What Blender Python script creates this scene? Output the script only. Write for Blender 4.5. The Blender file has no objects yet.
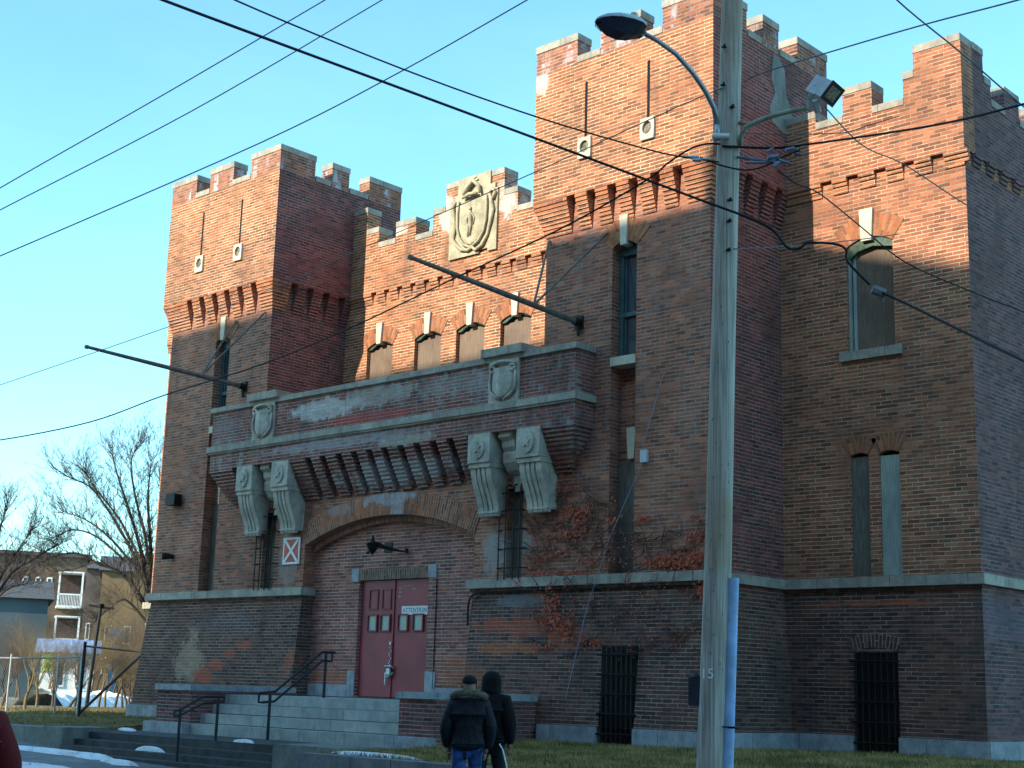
import bpy, math, random
from math import sin, cos, pi, radians, hypot, sqrt
from mathutils import Vector, Matrix
random.seed(7)
scn = bpy.context.scene
COL = scn.collection

# ------------------------------------------------------------------ camera
EYE = Vector((0, 0, 1.6))
YAW, PIT, ROL, FPX = -0.752571334, 0.211491752, 0.0297539444, 1432.07
FW = Vector((sin(YAW)*cos(PIT), cos(YAW)*cos(PIT), sin(PIT)))
R0 = Vector((cos(YAW), -sin(YAW), 0)); U0 = R0.cross(FW)
RT = R0*cos(ROL) + U0*sin(ROL); UP = -R0*sin(ROL) + U0*cos(ROL)
cd = bpy.data.cameras.new('camera'); cam = bpy.data.objects.new('camera', cd); COL.objects.link(cam)
cd.sensor_width = 36; cd.lens = FPX/1024*36; cd.clip_start = .1; cd.clip_end = 6000
m = Matrix((RT, UP, -FW)).transposed().to_4x4(); m.translation = EYE
cam.matrix_world = m; scn.camera = cam

def ray(x, y): return FW + RT*((x-512)/FPX) - UP*((y-384)/FPX)
def onY(x, y, Y): d = ray(x, y); return EYE + d*(Y/d.y)
def onZ(x, y, Z): d = ray(x, y); return EYE + d*((Z-EYE.z)/d.z)
def at(x, y, dist): d = ray(x, y); return EYE + d*(dist/hypot(d.x, d.y))

# ------------------------------------------------------------------ mesh helpers
class MB:
    def __init__(s): s.v = []; s.f = []; s.uv = []; s.smooth = False
    def face(s, pts, uv=None):
        i = len(s.v); s.v += [tuple(p) for p in pts]; s.f.append(tuple(range(i, i+len(pts))))
        s.uv.append(uv)
    def box(s, x0, x1, y0, y1, z0, z1):
        if x0 > x1: x0, x1 = x1, x0
        if y0 > y1: y0, y1 = y1, y0
        p = [(x0,y0,z0),(x1,y0,z0),(x1,y1,z0),(x0,y1,z0),(x0,y0,z1),(x1,y0,z1),(x1,y1,z1),(x0,y1,z1)]
        for q in ((0,3,2,1),(4,5,6,7),(0,1,5,4),(1,2,6,5),(2,3,7,6),(3,0,4,7)): s.face([p[k] for k in q])
        return s
    def prismY(s, poly, y0, y1):       # poly (x,z) anticlockwise seen from the front (-Y)
        s.face([(x, y0, z) for x, z in poly]); s.face([(x, y1, z) for x, z in reversed(poly)])
        n = len(poly)
        for i in range(n):
            a, b = poly[i], poly[(i+1) % n]
            s.face([(a[0],y0,a[1]),(a[0],y1,a[1]),(b[0],y1,b[1]),(b[0],y0,b[1])])
        return s
    def prismX(s, poly, x0, x1):       # poly (y,z)
        s.face([(x1, y, z) for y, z in poly]); s.face([(x0, y, z) for y, z in reversed(poly)])
        n = len(poly)
        for i in range(n):
            a, b = poly[i], poly[(i+1) % n]
            s.face([(x1,a[0],a[1]),(x0,a[0],a[1]),(x0,b[0],b[1]),(x1,b[0],b[1])])
        return s
    def tube(s, pts, r, n=6, cap=True):
        pts = [Vector(p) for p in pts]
        if not isinstance(r, (list, tuple)): r = [r]*len(pts)
        base = len(s.v); prev = None
        for i, p in enumerate(pts):
            t = (pts[min(i+1, len(pts)-1)] - pts[max(i-1, 0)])
            t = t.normalized() if t.length > 1e-9 else Vector((0,0,1))
            a = prev if prev is not None else (Vector((0,0,1)) if abs(t.z) < .9 else Vector((1,0,0)))
            u = (a - t*a.dot(t))
            u = u.normalized() if u.length > 1e-6 else t.orthogonal().normalized()
            prev = u; w = t.cross(u)
            for k in range(n):
                an = 2*pi*k/n; s.v.append(tuple(p + (u*cos(an) + w*sin(an))*r[i]))
        for i in range(len(pts)-1):
            for k in range(n):
                k2 = (k+1) % n
                s.f.append((base+i*n+k, base+i*n+k2, base+(i+1)*n+k2, base+(i+1)*n+k)); s.uv.append(None)
        if cap:
            s.f.append(tuple(base+k for k in reversed(range(n)))); s.uv.append(None)
            s.f.append(tuple(base+(len(pts)-1)*n+k for k in range(n))); s.uv.append(None)
        return s
    def build(s, name, mat, parent=None, smooth=False, bevel=0):
        me = bpy.data.meshes.new(name)
        off = Vector((0,0,0))
        if parent is not None:
            q = parent
            while q is not None: off += q.location; q = q.parent
        me.from_pydata([(a-off.x, b-off.y, c-off.z) for a, b, c in s.v], [], s.f)
        uvl = me.uv_layers.new(name='UVMap')
        k = 0
        V = s.v
        for fi, f in enumerate(s.f):
            cu = s.uv[fi]
            if cu is None:
                a = Vector(V[f[0]]); b = Vector(V[f[1]]); c = Vector(V[f[2]])
                n = (b-a).cross(c-a)
                ax, ay, az = abs(n.x), abs(n.y), abs(n.z)
                if az > .8*n.length: cu = [(V[i][0], V[i][1]) for i in f]
                elif ax > ay: cu = [(V[i][1], V[i][2]) for i in f]
                else: cu = [(V[i][0], V[i][2]) for i in f]
            for q in cu: uvl.data[k].uv = q; k += 1
        me.materials.append(mat)
        if smooth:
            for p in me.polygons: p.use_smooth = True
        o = bpy.data.objects.new(name, me); COL.objects.link(o)
        if parent is not None: o.parent = parent
        if bevel:
            md = o.modifiers.new('bevel', 'BEVEL'); md.width = bevel; md.segments = 2; md.limit_method = 'ANGLE'
        return o

def tag(o, label=None, cat=None, group=None, kind=None):
    if label: o['label'] = label
    if cat: o['category'] = cat
    if group: o['group'] = group
    if kind: o['kind'] = kind
    return o
def thing(name, label, cat, loc=(0,0,0), group=None):
    o = bpy.data.objects.new(name, None); COL.objects.link(o); o.location = loc; o.empty_display_size = .2
    return tag(o, label, cat, group)
def text_mesh(name, body, size, mat, parent, loc, rot, depth=.002):
    cu = bpy.data.curves.new(name, 'FONT'); cu.body = body; cu.size = size; cu.extrude = depth
    cu.align_x = 'CENTER'; cu.align_y = 'CENTER'
    t = bpy.data.objects.new(name+'_tmp', cu); COL.objects.link(t)
    dg = bpy.context.evaluated_depsgraph_get()
    me = bpy.data.meshes.new_from_object(t.evaluated_get(dg)); bpy.data.objects.remove(t)
    o = bpy.data.objects.new(name, me); COL.objects.link(o); me.materials.clear(); me.materials.append(mat)
    o.parent = parent; o.location = loc; o.rotation_euler = rot
    return o

# ------------------------------------------------------------------ materials
def newmat(name):
    m = bpy.data.materials.new(name); m.use_nodes = True
    nt = m.node_tree; b = nt.nodes['Principled BSDF']
    return m, nt, b
def N(nt, t, **kw):
    n = nt.nodes.new(t)
    for k, v in kw.items():
        if k in n.inputs.keys() if hasattr(n.inputs, 'keys') else False: n.inputs[k].default_value = v
        else: setattr(n, k, v)
    return n
def math_(nt, op, a, b=None, c=None, clamp=False):
    n = nt.nodes.new('ShaderNodeMath'); n.operation = op; n.use_clamp = clamp
    for i, q in enumerate((a, b, c)):
        if q is None: continue
        if isinstance(q, (int, float)): n.inputs[i].default_value = q
        else: nt.links.new(q, n.inputs[i])
    return n.outputs[0]
def mix(nt, fac, a, b, mode='MIX'):
    n = nt.nodes.new('ShaderNodeMix'); n.data_type = 'RGBA'; n.blend_type = mode
    for k, q in ((0, fac), (6, a), (7, b)):
        if isinstance(q, (int, float)): n.inputs[k].default_value = q
        elif isinstance(q, tuple): n.inputs[k].default_value = (*q, 1) if len(q) == 3 else q
        else: nt.links.new(q, n.inputs[k])
    return n.outputs[2]
def ramp(nt, x, lo, hi):
    n = nt.nodes.new('ShaderNodeMapRange'); n.interpolation_type = 'SMOOTHSTEP'
    nt.links.new(x, n.inputs[0]); n.inputs[1].default_value = lo; n.inputs[2].default_value = hi
    return n.outputs[0]
def noise(nt, vec, scale, detail=4, rough=.55, seed=0):
    n = nt.nodes.new('ShaderNodeTexNoise'); n.inputs['Scale'].default_value = scale
    n.inputs['Detail'].default_value = detail; n.inputs['Roughness'].default_value = rough
    if seed:
        a = nt.nodes.new('ShaderNodeVectorMath'); a.operation = 'ADD'; a.inputs[1].default_value = (seed*13.7, seed*7.1, seed*3.3)
        nt.links.new(vec, a.inputs[0]); vec = a.outputs[0]
    nt.links.new(vec, n.inputs['Vector']); return n.outputs[0]
def bump(nt, b, h, strength=.3, dist=.01):
    n = nt.nodes.new('ShaderNodeBump'); n.inputs['Strength'].default_value = strength; n.inputs['Distance'].default_value = dist
    nt.links.new(h, n.inputs['Height']); nt.links.new(n.outputs[0], b.inputs['Normal'])

def simple(name, col, rough=.7, metal=0, var=.25, scale=6, spec=.3, bumpy=0):
    m, nt, b = newmat(name)
    pos = nt.nodes.new('ShaderNodeNewGeometry').outputs['Position']
    n = noise(nt, pos, scale)
    f = ramp(nt, n, .3, .7)
    c = mix(nt, f, tuple(x*(1-var) for x in col), tuple(min(1, x*(1+var)) for x in col))
    nt.links.new(c, b.inputs['Base Color']); b.inputs['Roughness'].default_value = rough
    b.inputs['Metallic'].default_value = metal; b.inputs['Specular IOR Level'].default_value = spec
    if bumpy: bump(nt, b, n, .5, bumpy)
    return m

def brick_mat(name, c1, c2, c3, mortar, stains=(), wash=None, washamt=.0, msize=.015, dirt=.35, dirtcol=(.05,.045,.045), bw=.213, bh=.0677, plane='XZ', seed=0, mortarvar=.5):
    """three random brick tones, mortar, patchy soot, plus listed stains (x,z,rx,rz,colour,strength) in plan of the front"""
    m, nt, b = newmat(name)
    uv0 = nt.nodes.new('ShaderNodeTexCoord').outputs['UV']
    pos = nt.nodes.new('ShaderNodeNewGeometry').outputs['Position']
    wn_ = nt.nodes.new('ShaderNodeTexNoise'); wn_.inputs['Scale'].default_value = 2.6; wn_.inputs['Detail'].default_value = 3; nt.links.new(pos, wn_.inputs['Vector'])
    wsub = nt.nodes.new('ShaderNodeVectorMath'); wsub.operation = 'SUBTRACT'; wsub.inputs[1].default_value = (.5, .5, .5); nt.links.new(wn_.outputs['Color'], wsub.inputs[0])
    wmul = nt.nodes.new('ShaderNodeVectorMath'); wmul.operation = 'MULTIPLY'; wmul.inputs[1].default_value = (.06, .016, 0); nt.links.new(wsub.outputs[0], wmul.inputs[0])
    wadd = nt.nodes.new('ShaderNodeVectorMath'); nt.links.new(uv0, wadd.inputs[0]); nt.links.new(wmul.outputs[0], wadd.inputs[1]); uv = wadd.outputs[0]
    def brick(off):
        v = nt.nodes.new('ShaderNodeVectorMath'); v.operation = 'ADD'; v.inputs[1].default_value = (off[0]*bw, off[1]*bh, 0)
        nt.links.new(uv, v.inputs[0])
        t = nt.nodes.new('ShaderNodeTexBrick'); nt.links.new(v.outputs[0], t.inputs['Vector'])
        t.inputs['Scale'].default_value = 1; t.inputs['Brick Width'].default_value = bw; t.inputs['Row Height'].default_value = bh
        t.inputs['Mortar Size'].default_value = msize/2; t.inputs['Mortar Smooth'].default_value = .3
        t.inputs['Color1'].default_value = (0,0,0,1); t.inputs['Color2'].default_value = (1,1,1,1); t.inputs['Mortar'].default_value = (.5,.5,.5,1)
        t.offset = .5; t.squash = 1
        return t
    A = brick((0, 0)); B = brick((300, 400)); Cc = brick((700, 202))
    ra, rb, rc = A.outputs['Color'], B.outputs['Color'], Cc.outputs['Color']
    col = mix(nt, ra, c1, c2)
    big = ramp(nt, noise(nt, pos, .55, 4, .6, seed+1), .35, .65)
    dark = math_(nt, 'MULTIPLY', ramp(nt, math_(nt, 'ADD', rb, math_(nt, 'MULTIPLY', big, .45)), .62, 1.2), .68)
    col = mix(nt, dark, col, c3)
    hv = nt.nodes.new('ShaderNodeHueSaturation'); nt.links.new(col, hv.inputs['Color'])
    nt.links.new(math_(nt, 'ADD', math_(nt, 'MULTIPLY', rc, .5), .74), hv.inputs['Value'])
    col = hv.outputs[0]
    # fine surface grit
    g = noise(nt, pos, 30, 3, .6)
    col = mix(nt, .25, col, g, 'OVERLAY')
    mn = math_(nt, 'MULTIPLY', ramp(nt, noise(nt, pos, .9, 5, .65, seed+5), .3, .62), ramp(nt, noise(nt, pos, 11, 3, .6, seed+8), .2, .55))
    mcol = mix(nt, mn, tuple(x*(1-mortarvar)*.8 for x in mortar), mortar)
    # bed joints show clearly, perpends are thinner and often dirty
    su = nt.nodes.new('ShaderNodeSeparateXYZ'); nt.links.new(uv, su.inputs[0])
    fr = math_(nt, 'FRACT', math_(nt, 'DIVIDE', su.outputs[1], bh)); dist = math_(nt, 'MINIMUM', fr, math_(nt, 'SUBTRACT', 1, fr))
    bed = ramp(nt, dist, .17, .10)
    keep = math_(nt, 'MAXIMUM', bed, ramp(nt, noise(nt, pos, 7, 3, .6, seed+9), .38, .62))
    keep = math_(nt, 'MULTIPLY', keep, math_(nt, 'ADD', .55, math_(nt, 'MULTIPLY', ramp(nt, noise(nt, pos, 4, 4, .65, seed+10), .3, .5), .45)))
    jf = math_(nt, 'MULTIPLY', A.outputs['Fac'], keep)
    col = mix(nt, jf, col, mcol)
    # soot
    ss = nt.nodes.new('ShaderNodeVectorMath'); ss.operation = 'MULTIPLY'; ss.inputs[1].default_value = (1.6, 1.6, .38); nt.links.new(pos, ss.inputs[0])
    so = math_(nt, 'MAXIMUM', ramp(nt, noise(nt, pos, .35, 6, .62, seed+2), .48, .75), ramp(nt, noise(nt, ss.outputs[0], 1.0, 6, .7, seed+12), .52, .70))
    so2 = ramp(nt, noise(nt, pos, 2.2, 5, .65, seed+3), .5, .75)
    col = mix(nt, math_(nt, 'MULTIPLY', math_(nt, 'ADD', math_(nt, 'MULTIPLY', so, .7), math_(nt, 'MULTIPLY', so2, .3)), dirt), col, dirtcol)
    if wash is not None:
        # vertical run-off streaks of lime
        sc = nt.nodes.new('ShaderNodeVectorMath'); sc.operation = 'MULTIPLY'; sc.inputs[1].default_value = (2.2, 2.2, .5)
        nt.links.new(pos, sc.inputs[0])
        w = ramp(nt, noise(nt, sc.outputs[0], 1.2, 6, .7, seed+4), .48, .68)
        w = math_(nt, 'MULTIPLY', w, math_(nt, 'MULTIPLY', ramp(nt, rb, .1, .9), washamt))
        col = mix(nt, w, col, wash)
    if stains:
        sp = nt.nodes.new('ShaderNodeSeparateXYZ'); nt.links.new(pos, sp.inputs[0])
        ex = noise(nt, pos, 2.4, 5, .65, seed+6); ez = noise(nt, pos, 9, 3, .6, seed+7)
        edge = math_(nt, 'ADD', math_(nt, 'MULTIPLY', math_(nt, 'SUBTRACT', ex, .5), 2.4), math_(nt, 'MULTIPLY', math_(nt, 'SUBTRACT', ez, .5), 1.0))
        for (x, z, rx, rz, sc_, st) in stains:
            dx = math_(nt, 'DIVIDE', math_(nt, 'SUBTRACT', sp.outputs[0], x), rx)
            dz = math_(nt, 'DIVIDE', math_(nt, 'SUBTRACT', sp.outputs[2], z), rz)
            d = math_(nt, 'SQRT', math_(nt, 'ADD', math_(nt, 'MULTIPLY', dx, dx), math_(nt, 'MULTIPLY', dz, dz)))
            f = ramp(nt, math_(nt, 'ADD', d, edge), 1.25, .75)
            f = math_(nt, 'MULTIPLY', f, math_(nt, 'MULTIPLY', math_(nt, 'ADD', math_(nt, 'MULTIPLY', ra, .5), .6), st), clamp=True)
            f = math_(nt, 'MULTIPLY', f, math_(nt, 'SUBTRACT', 1, math_(nt, 'MULTIPLY', A.outputs['Fac'], .75)))
            col = mix(nt, f, col, sc_)
    nt.links.new(col, b.inputs['Base Color'])
    b.inputs['Roughness'].default_value = .88; b.inputs['Specular IOR Level'].default_value = .2
    h = math_(nt, 'SUBTRACT', math_(nt, 'MULTIPLY', g, .3), A.outputs['Fac'])
    bump(nt, b, h, .6, .008)
    return m

def stone_mat(name, col, dark, rough=.85, joints=0, scale=1.0, green=.0):
    m, nt, b = newmat(name)
    pos = nt.nodes.new('ShaderNodeNewGeometry').outputs['Position']
    n1 = noise(nt, pos, 2.2*scale, 6, .65); n2 = noise(nt, pos, 14*scale, 4, .6)
    sc = nt.nodes.new('ShaderNodeVectorMath'); sc.operation = 'MULTIPLY'; sc.inputs[1].default_value = (6, 6, .8)
    nt.links.new(pos, sc.inputs[0]); n3 = noise(nt, sc.outputs[0], 1.0, 5, .65, 3)
    c = mix(nt, ramp(nt, n1, .3, .7), dark, col)
    c = mix(nt, math_(nt, 'MULTIPLY', ramp(nt, n3, .5, .72), .5), c, tuple(x*.55 for x in dark))
    c = mix(nt, .3, c, n2, 'OVERLAY')
    if green: c = mix(nt, math_(nt, 'MULTIPLY', ramp(nt, noise(nt, pos, 1.1, 5, .6, 9), .5, .7), green), c, (.16, .19, .10))
    if joints:
        uv = nt.nodes.new('ShaderNodeTexCoord').outputs['UV']
        t = nt.nodes.new('ShaderNodeTexBrick'); nt.links.new(uv, t.inputs['Vector'])
        t.inputs['Scale'].default_value = 1; t.inputs['Brick Width'].default_value = joints; t.inputs['Row Height'].default_value = 50
        t.inputs['Mortar Size'].default_value = .006; t.inputs['Mortar Smooth'].default_value = .2
        t.inputs['Color1'].default_value = (.8,.8,.8,1); t.inputs['Color2'].default_value = (1,1,1,1); t.inputs['Mortar'].default_value = (.3,.3,.3,1)
        c = mix(nt, 1, c, t.outputs['Color'], 'MULTIPLY')
    nt.links.new(c, b.inputs['Base Color']); b.inputs['Roughness'].default_value = rough; b.inputs['Specular IOR Level'].default_value = .25
    bump(nt, b, math_(nt, 'ADD', n1, math_(nt, 'MULTIPLY', n2, .4)), .5, .012)
    return m

def wood_mat(name, col, dark, scale=(40, 40, 3), rough=.8, extra=None):
    m, nt, b = newmat(name)
    pos = nt.nodes.new('ShaderNodeNewGeometry').outputs['Position']
    sc = nt.nodes.new('ShaderNodeVectorMath'); sc.operation = 'MULTIPLY'; sc.inputs[1].default_value = scale
    nt.links.new(pos, sc.inputs[0])
    n = noise(nt, sc.outputs[0], 1, 6, .65)
    big = noise(nt, pos, 1.1, 5, .6, 2)
    c = mix(nt, ramp(nt, n, .3, .7), dark, col)
    c = mix(nt, math_(nt, 'MULTIPLY', ramp(nt, big, .42, .7), .6), c, extra if extra else tuple(x*.6 for x in dark))
    nt.links.new(c, b.inputs['Base Color']); b.inputs['Roughness'].default_value = rough; b.inputs['Specular IOR Level'].default_value = .2
    bump(nt, b, n, .5, .006)
    return m

ORANGE = (.42, .17, .09); RUST = (.33, .11, .05); DKBR = (.14, .065, .045); MORT = (.82, .66, .44)
WHITE_ = (.62, .60, .58); RED_ = (.42, .085, .045); SOOT = (.045, .042, .05)
Mbrick = brick_mat('brick_upper', ORANGE, RUST, DKBR, MORT, dirt=.45, stains=(
    (-14.9, 13.0, .5, .3, (.5,.2,.1), .5), (-18.9, 10.4, .4, .3, RED_, .3),
    (-17.35, 13.25, .22, .45, WHITE_, .8), (-20.3, 11.9, .3, .25, WHITE_, .6), (-22.2, 12.1, .3, .4, WHITE_, .8), (-20.4, 12.1, .3, .5, WHITE_, .55),
    (-23.8, 12.0, .3, .12, WHITE_, .8)))
Mside = brick_mat('brick_side_shade', (.27, .08, .07), (.19, .06, .055), (.07, .05, .055), (.42, .34, .29), dirt=.5, seed=3, mortarvar=.6)  # darker, redder brick tones carry the shade of the tower sides
Mshaft = brick_mat('brick_shaft', (.44, .165, .10), (.31, .115, .07), (.13, .065, .055), (.48, .38, .31), dirt=.4, seed=5,
    wash=(.36,.34,.32), washamt=.25, stains=((-17.9, 4.1, .35, .5, (.34,.36,.36), .75), (-24.5, 3.95, .35, .3, (.3,.32,.3), .6), (-24.5, 4.5, .3, .4, (.34,.34,.32), .5), (-18.4, 4.15, .25, .5, (.34,.36,.36), .8)))
Mwing = brick_mat('brick_wing', (.42, .16, .09), (.31, .115, .065), (.13, .06, .045), (.66, .52, .36), dirt=.4, seed=8)
Mbase = brick_mat('brick_base', (.19, .085, .065), (.12, .06, .05), (.04, .033, .04), (.40, .33, .27), dirt=.65, seed=11, dirtcol=(.05,.047,.05), stains=(
    (-17.45, 2.74, 1.15, .17, RED_, .85), (-17.95, 2.36, .75, .10, (.45,.13,.05), .8), (-18.7, 1.9, .3, .2, (.40,.12,.05), .6), (-16.5, 2.6, .35, .25, RED_, .6),
    (-17.8, 3.2, .65, .10, (.22,.25,.30), .5), (-27.72, 2.12, .45, .50, (.46,.32,.23), .7), (-27.02, 1.74, .32, .13, (.42,.09,.05), .95), (-26.62, 1.98, .26, .13, (.42,.09,.05), .95), (-26.22, 2.22, .24, .11, (.40,.09,.05), .9), (-25.75, 2.42, .28, .11, (.40,.09,.05), .85),
    (-24.12, 2.1, .14, .35, (.42,.10,.05), .8), (-11.7, 3.2, 1.1, .06, (.42,.10,.05), .7), (-26.4, 2.9, 1.0, .25, (.10,.11,.15), .4)))
Mentry = brick_mat('brick_entry', (.42, .155, .12), (.30, .11, .09), (.14, .08, .08), (.64, .55, .47), dirt=.3, seed=14, msize=.014, stains=(
    (-23.2, 1.8, .6, .12, (.42,.12,.06), .85), (-19.7, 1.95, .55, .25, (.42,.13,.06), .7)))
Mbalc = brick_mat('brick_balcony', (.30, .10, .075), (.20, .07, .06), (.08, .06, .06), (.50, .44, .38), dirt=.45, seed=17, wash=(.45,.43,.42), washamt=.5, stains=(
    (-22.9, 7.25, 1.1, .2, WHITE_, .85), (-21.4, 7.35, 1.2, .2, (.42,.40,.36), .7), (-21.7, 6.93, 1.4, .10, (.45,.07,.06), .9), (-22.2, 6.5, 2.4, .12, (.42,.42,.46), .6), (-20.4, 6.35, .8, .1, (.5,.5,.42), .7),
    (-19.0, 7.3, 1.2, .2, (.40,.38,.36), .4), (-20.9, 5.8, 1.6, .25, (.45,.44,.46), .75), (-26.3, 7.1, .6, .4, (.2,.2,.24), .25)))
March = brick_mat('brick_arch', (.44, .155, .075), (.36, .12, .06), (.16, .07, .05), (.48, .42, .36), dirt=.25, seed=20, bw=.213, bh=.0677, stains=(
    (-21.4, 5.35, .9, .16, (.42,.43,.48), .9), (-21.1, 5.1, .18, .22, (.42,.43,.48), .8), (-22.9, 5.2, .4, .12, (.4,.4,.42), .5)))
Mstone = stone_mat('limestone', (.47, .43, .36), (.28, .26, .23), joints=1.35, green=.12)
Mcarve = stone_mat('carved_limestone', (.48, .43, .30), (.30, .27, .19), scale=1.6)
Mcons = stone_mat('console_stone', (.56, .52, .44), (.34, .32, .28), green=.12, scale=1.6)
Mkey = stone_mat('keystone_white', (.60, .56, .44), (.52, .48, .38))
Mgran = stone_mat('granite', (.44, .47, .50), (.27, .30, .34), joints=1.15, scale=2)
Mstep = stone_mat('step_granite', (.48, .50, .47), (.34, .36, .35), joints=1.9, scale=1.5)
Mconc = stone_mat('old_concrete', (.26, .27, .25), (.15, .16, .15), green=.3)
Mwalk = stone_mat('sidewalk_concrete', (.26, .27, .28), (.16, .17, .18), joints=1.5)
Mboard = wood_mat('weathered_plywood', (.24, .175, .13), (.15, .105, .08), extra=(.10, .075, .06))
MboardG = wood_mat('grey_green_board', (.42, .47, .40), (.27, .30, .26), extra=(.20, .23, .25))
MboardD = wood_mat('dark_board', (.19, .18, .15), (.09, .08, .07), extra=(.06, .06, .055))
Mwarch = brick_mat('brick_window_arch', (.44, .16, .07), (.33, .11, .055), (.15, .07, .05), (.36, .25, .16), seed=33, dirt=.35)
Meye = simple('shaded_eye_stone', (.17,.16,.12), .9, var=.5, scale=14)  # shade inside the sunken eye, put into a darker stone colour
Mpole = wood_mat('weathered_pole_wood', (.60, .56, .49), (.27, .25, .22), scale=(55, 55, 1.1), extra=(.34, .24, .14))
Mdoor = simple('maroon_door_paint', (.30, .045, .06), .45, var=.18, scale=2)
Mmaroon = simple('maroon_moulding', (.22, .03, .045), .5, var=.1)
Mblack = simple('black_iron', (.014, .013, .014), .55, metal=.3)
Mrail = simple('dark_handrail_paint', (.02, .022, .03), .5)
Mdark = simple('dark_void', (.008, .008, .01), .9)
Mwframe = simple('dark_green_window_paint', (.05, .11, .12), .5)
Mwhite = simple('white_paint', (.75, .75, .74), .5, var=.05)
Mred = simple('red_sign_paint', (.48, .07, .05), .5, var=.25, scale=9)
Mgal = simple('galvanised_steel', (.42, .45, .47), .45, metal=.6, var=.15)
Mgalp = simple('painted_grey_metal', (.50, .53, .55), .5, var=.1)
Mcable = simple('black_cable', (.012, .012, .014), .6)
Mcable2 = simple('grey_wire', (.17, .19, .22), .5)
Mpvc = simple('pale_blue_plastic_conduit', (.33, .50, .80), .5, var=.18)
Mflag = simple('weathered_flagpole_paint', (.13, .125, .115), .6, var=.3, scale=8)
Mlampin = simple('dark_lamp_lens', (.03, .035, .07), .25, spec=.6)
Mcopper = simple('verdigris_copper', (.05, .085, .06), .6, var=.5, scale=10)
Mplate = simple('aluminium_number', (.55, .56, .56), .4, metal=.4)
Mroof = simple('roof_felt', (.06, .06, .06), .9)

m, nt, b = newmat('window_glass'); Mglass = m
b.inputs['Base Color'].default_value = (.05, .07, .09, 1); b.inputs['Roughness'].default_value = .06; b.inputs['Specular IOR Level'].default_value = .9
m, nt, b = newmat('door_glass'); Mdglass = m
pos = nt.nodes.new('ShaderNodeNewGeometry').outputs['Position']
nt.links.new(mix(nt, noise(nt, pos, 6), (.16, .24, .25), (.26, .34, .33)), b.inputs['Base Color']); b.inputs['Roughness'].default_value = .25
m, nt, b = newmat('snow'); Msnow = m
pos = nt.nodes.new('ShaderNodeNewGeometry').outputs['Position']; b.inputs['Roughness'].default_value = .6
nt.links.new(mix(nt, ramp(nt, noise(nt, pos, 5, 6, .7), .5, .75), (.82, .85, .90), (.42, .40, .38)), b.inputs['Base Color']); bump(nt, b, noise(nt, pos, 9, 5), .6, .03)

m, nt, b = newmat('lawn_turf'); Mturf = m
pos = nt.nodes.new('ShaderNodeNewGeometry').outputs['Position']
c = mix(nt, ramp(nt, noise(nt, pos, .9, 6, .65), .35, .65), (.12, .11, .04), (.26, .19, .08))
c = mix(nt, ramp(nt, noise(nt, pos, 9, 5, .7, 2), .45, .7), c, (.05, .045, .025))
nt.links.new(c, b.inputs['Base Color']); b.inputs['Roughness'].default_value = .95; b.inputs['Specular IOR Level'].default_value = .1
bump(nt, b, noise(nt, pos, 35, 4, .7), .8, .03)
m, nt, b = newmat('grass_blades'); Mgrass = m
pos = nt.nodes.new('ShaderNodeNewGeometry').outputs['Position']
c = mix(nt, ramp(nt, noise(nt, pos, 1.6, 5, .65), .38, .62), (.13, .125, .04), (.40, .29, .12))
nt.links.new(c, b.inputs['Base Color']); b.inputs['Roughness'].default_value = .8; b.inputs['Specular IOR Level'].default_value = .15
m, nt, b = newmat('asphalt'); Masph = m
pos = nt.nodes.new('ShaderNodeNewGeometry').outputs['Position']
c = mix(nt, ramp(nt, noise(nt, pos, .8, 6, .6), .3, .7), (.04, .042, .045), (.065, .066, .07))
nt.links.new(c, b.inputs['Base Color']); b.inputs['Roughness'].default_value = .85; bump(nt, b, noise(nt, pos, 60, 3), .5, .006)
m, nt, b = newmat('far_ground'); Mfar = m
pos = nt.nodes.new('ShaderNodeNewGeometry').outputs['Position']
c = mix(nt, ramp(nt, noise(nt, pos, .12, 6, .6), .35, .65), (.10, .085, .05), (.16, .14, .10))
c = mix(nt, ramp(nt, noise(nt, pos, .25, 6, .65, 4), .60, .68), c, (.6, .64, .72))
nt.links.new(c, b.inputs['Base Color']); b.inputs['Roughness'].default_value = .95
m, nt, b = newmat('ivy_leaf'); Mleaf = m
pos = nt.nodes.new('ShaderNodeNewGeometry').outputs['Position']
n_ = nt.nodes.new('ShaderNodeTexWhiteNoise'); 
sn = nt.nodes.new('ShaderNodeVectorMath'); sn.operation = 'SNAP'; sn.inputs[1].default_value = (.05,.05,.05); nt.links.new(pos, sn.inputs[0]); nt.links.new(sn.outputs[0], n_.inputs['Vector'])
c = mix(nt, n_.outputs['Value'], (.40, .04, .018), (.44, .10, .03)); nt.links.new(c, b.inputs['Base Color']); b.inputs['Roughness'].default_value = .6
Mstem = simple('ivy_stem', (.09, .06, .05), .9)
Mbark = simple('grey_bark', (.06, .05, .05), .95, var=.35, scale=3)
Mbark2 = simple('pale_bark', (.075, .062, .05), .95, var=.35, scale=3)
Mtwig = simple('brown_twig', (.11, .08, .055), .95, var=.3, scale=2)
Mtwig2 = simple('yellow_brown_twig', (.19, .14, .07), .95, var=.3, scale=2)

# ------------------------------------------------------------------ building dimensions (metres)
YL, YU, YW, YB, YE = 19.30, 19.10, 21.50, 18.79, 19.60
ZB, ZP = 3.40, 1.06            # belt underside (battered base top), plinth top
XC = -21.50
def mir(x): return 2*XC - x

def batt(z): return YL - .20*(ZB - z)/(ZB - ZP) if z < ZB else YL

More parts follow.
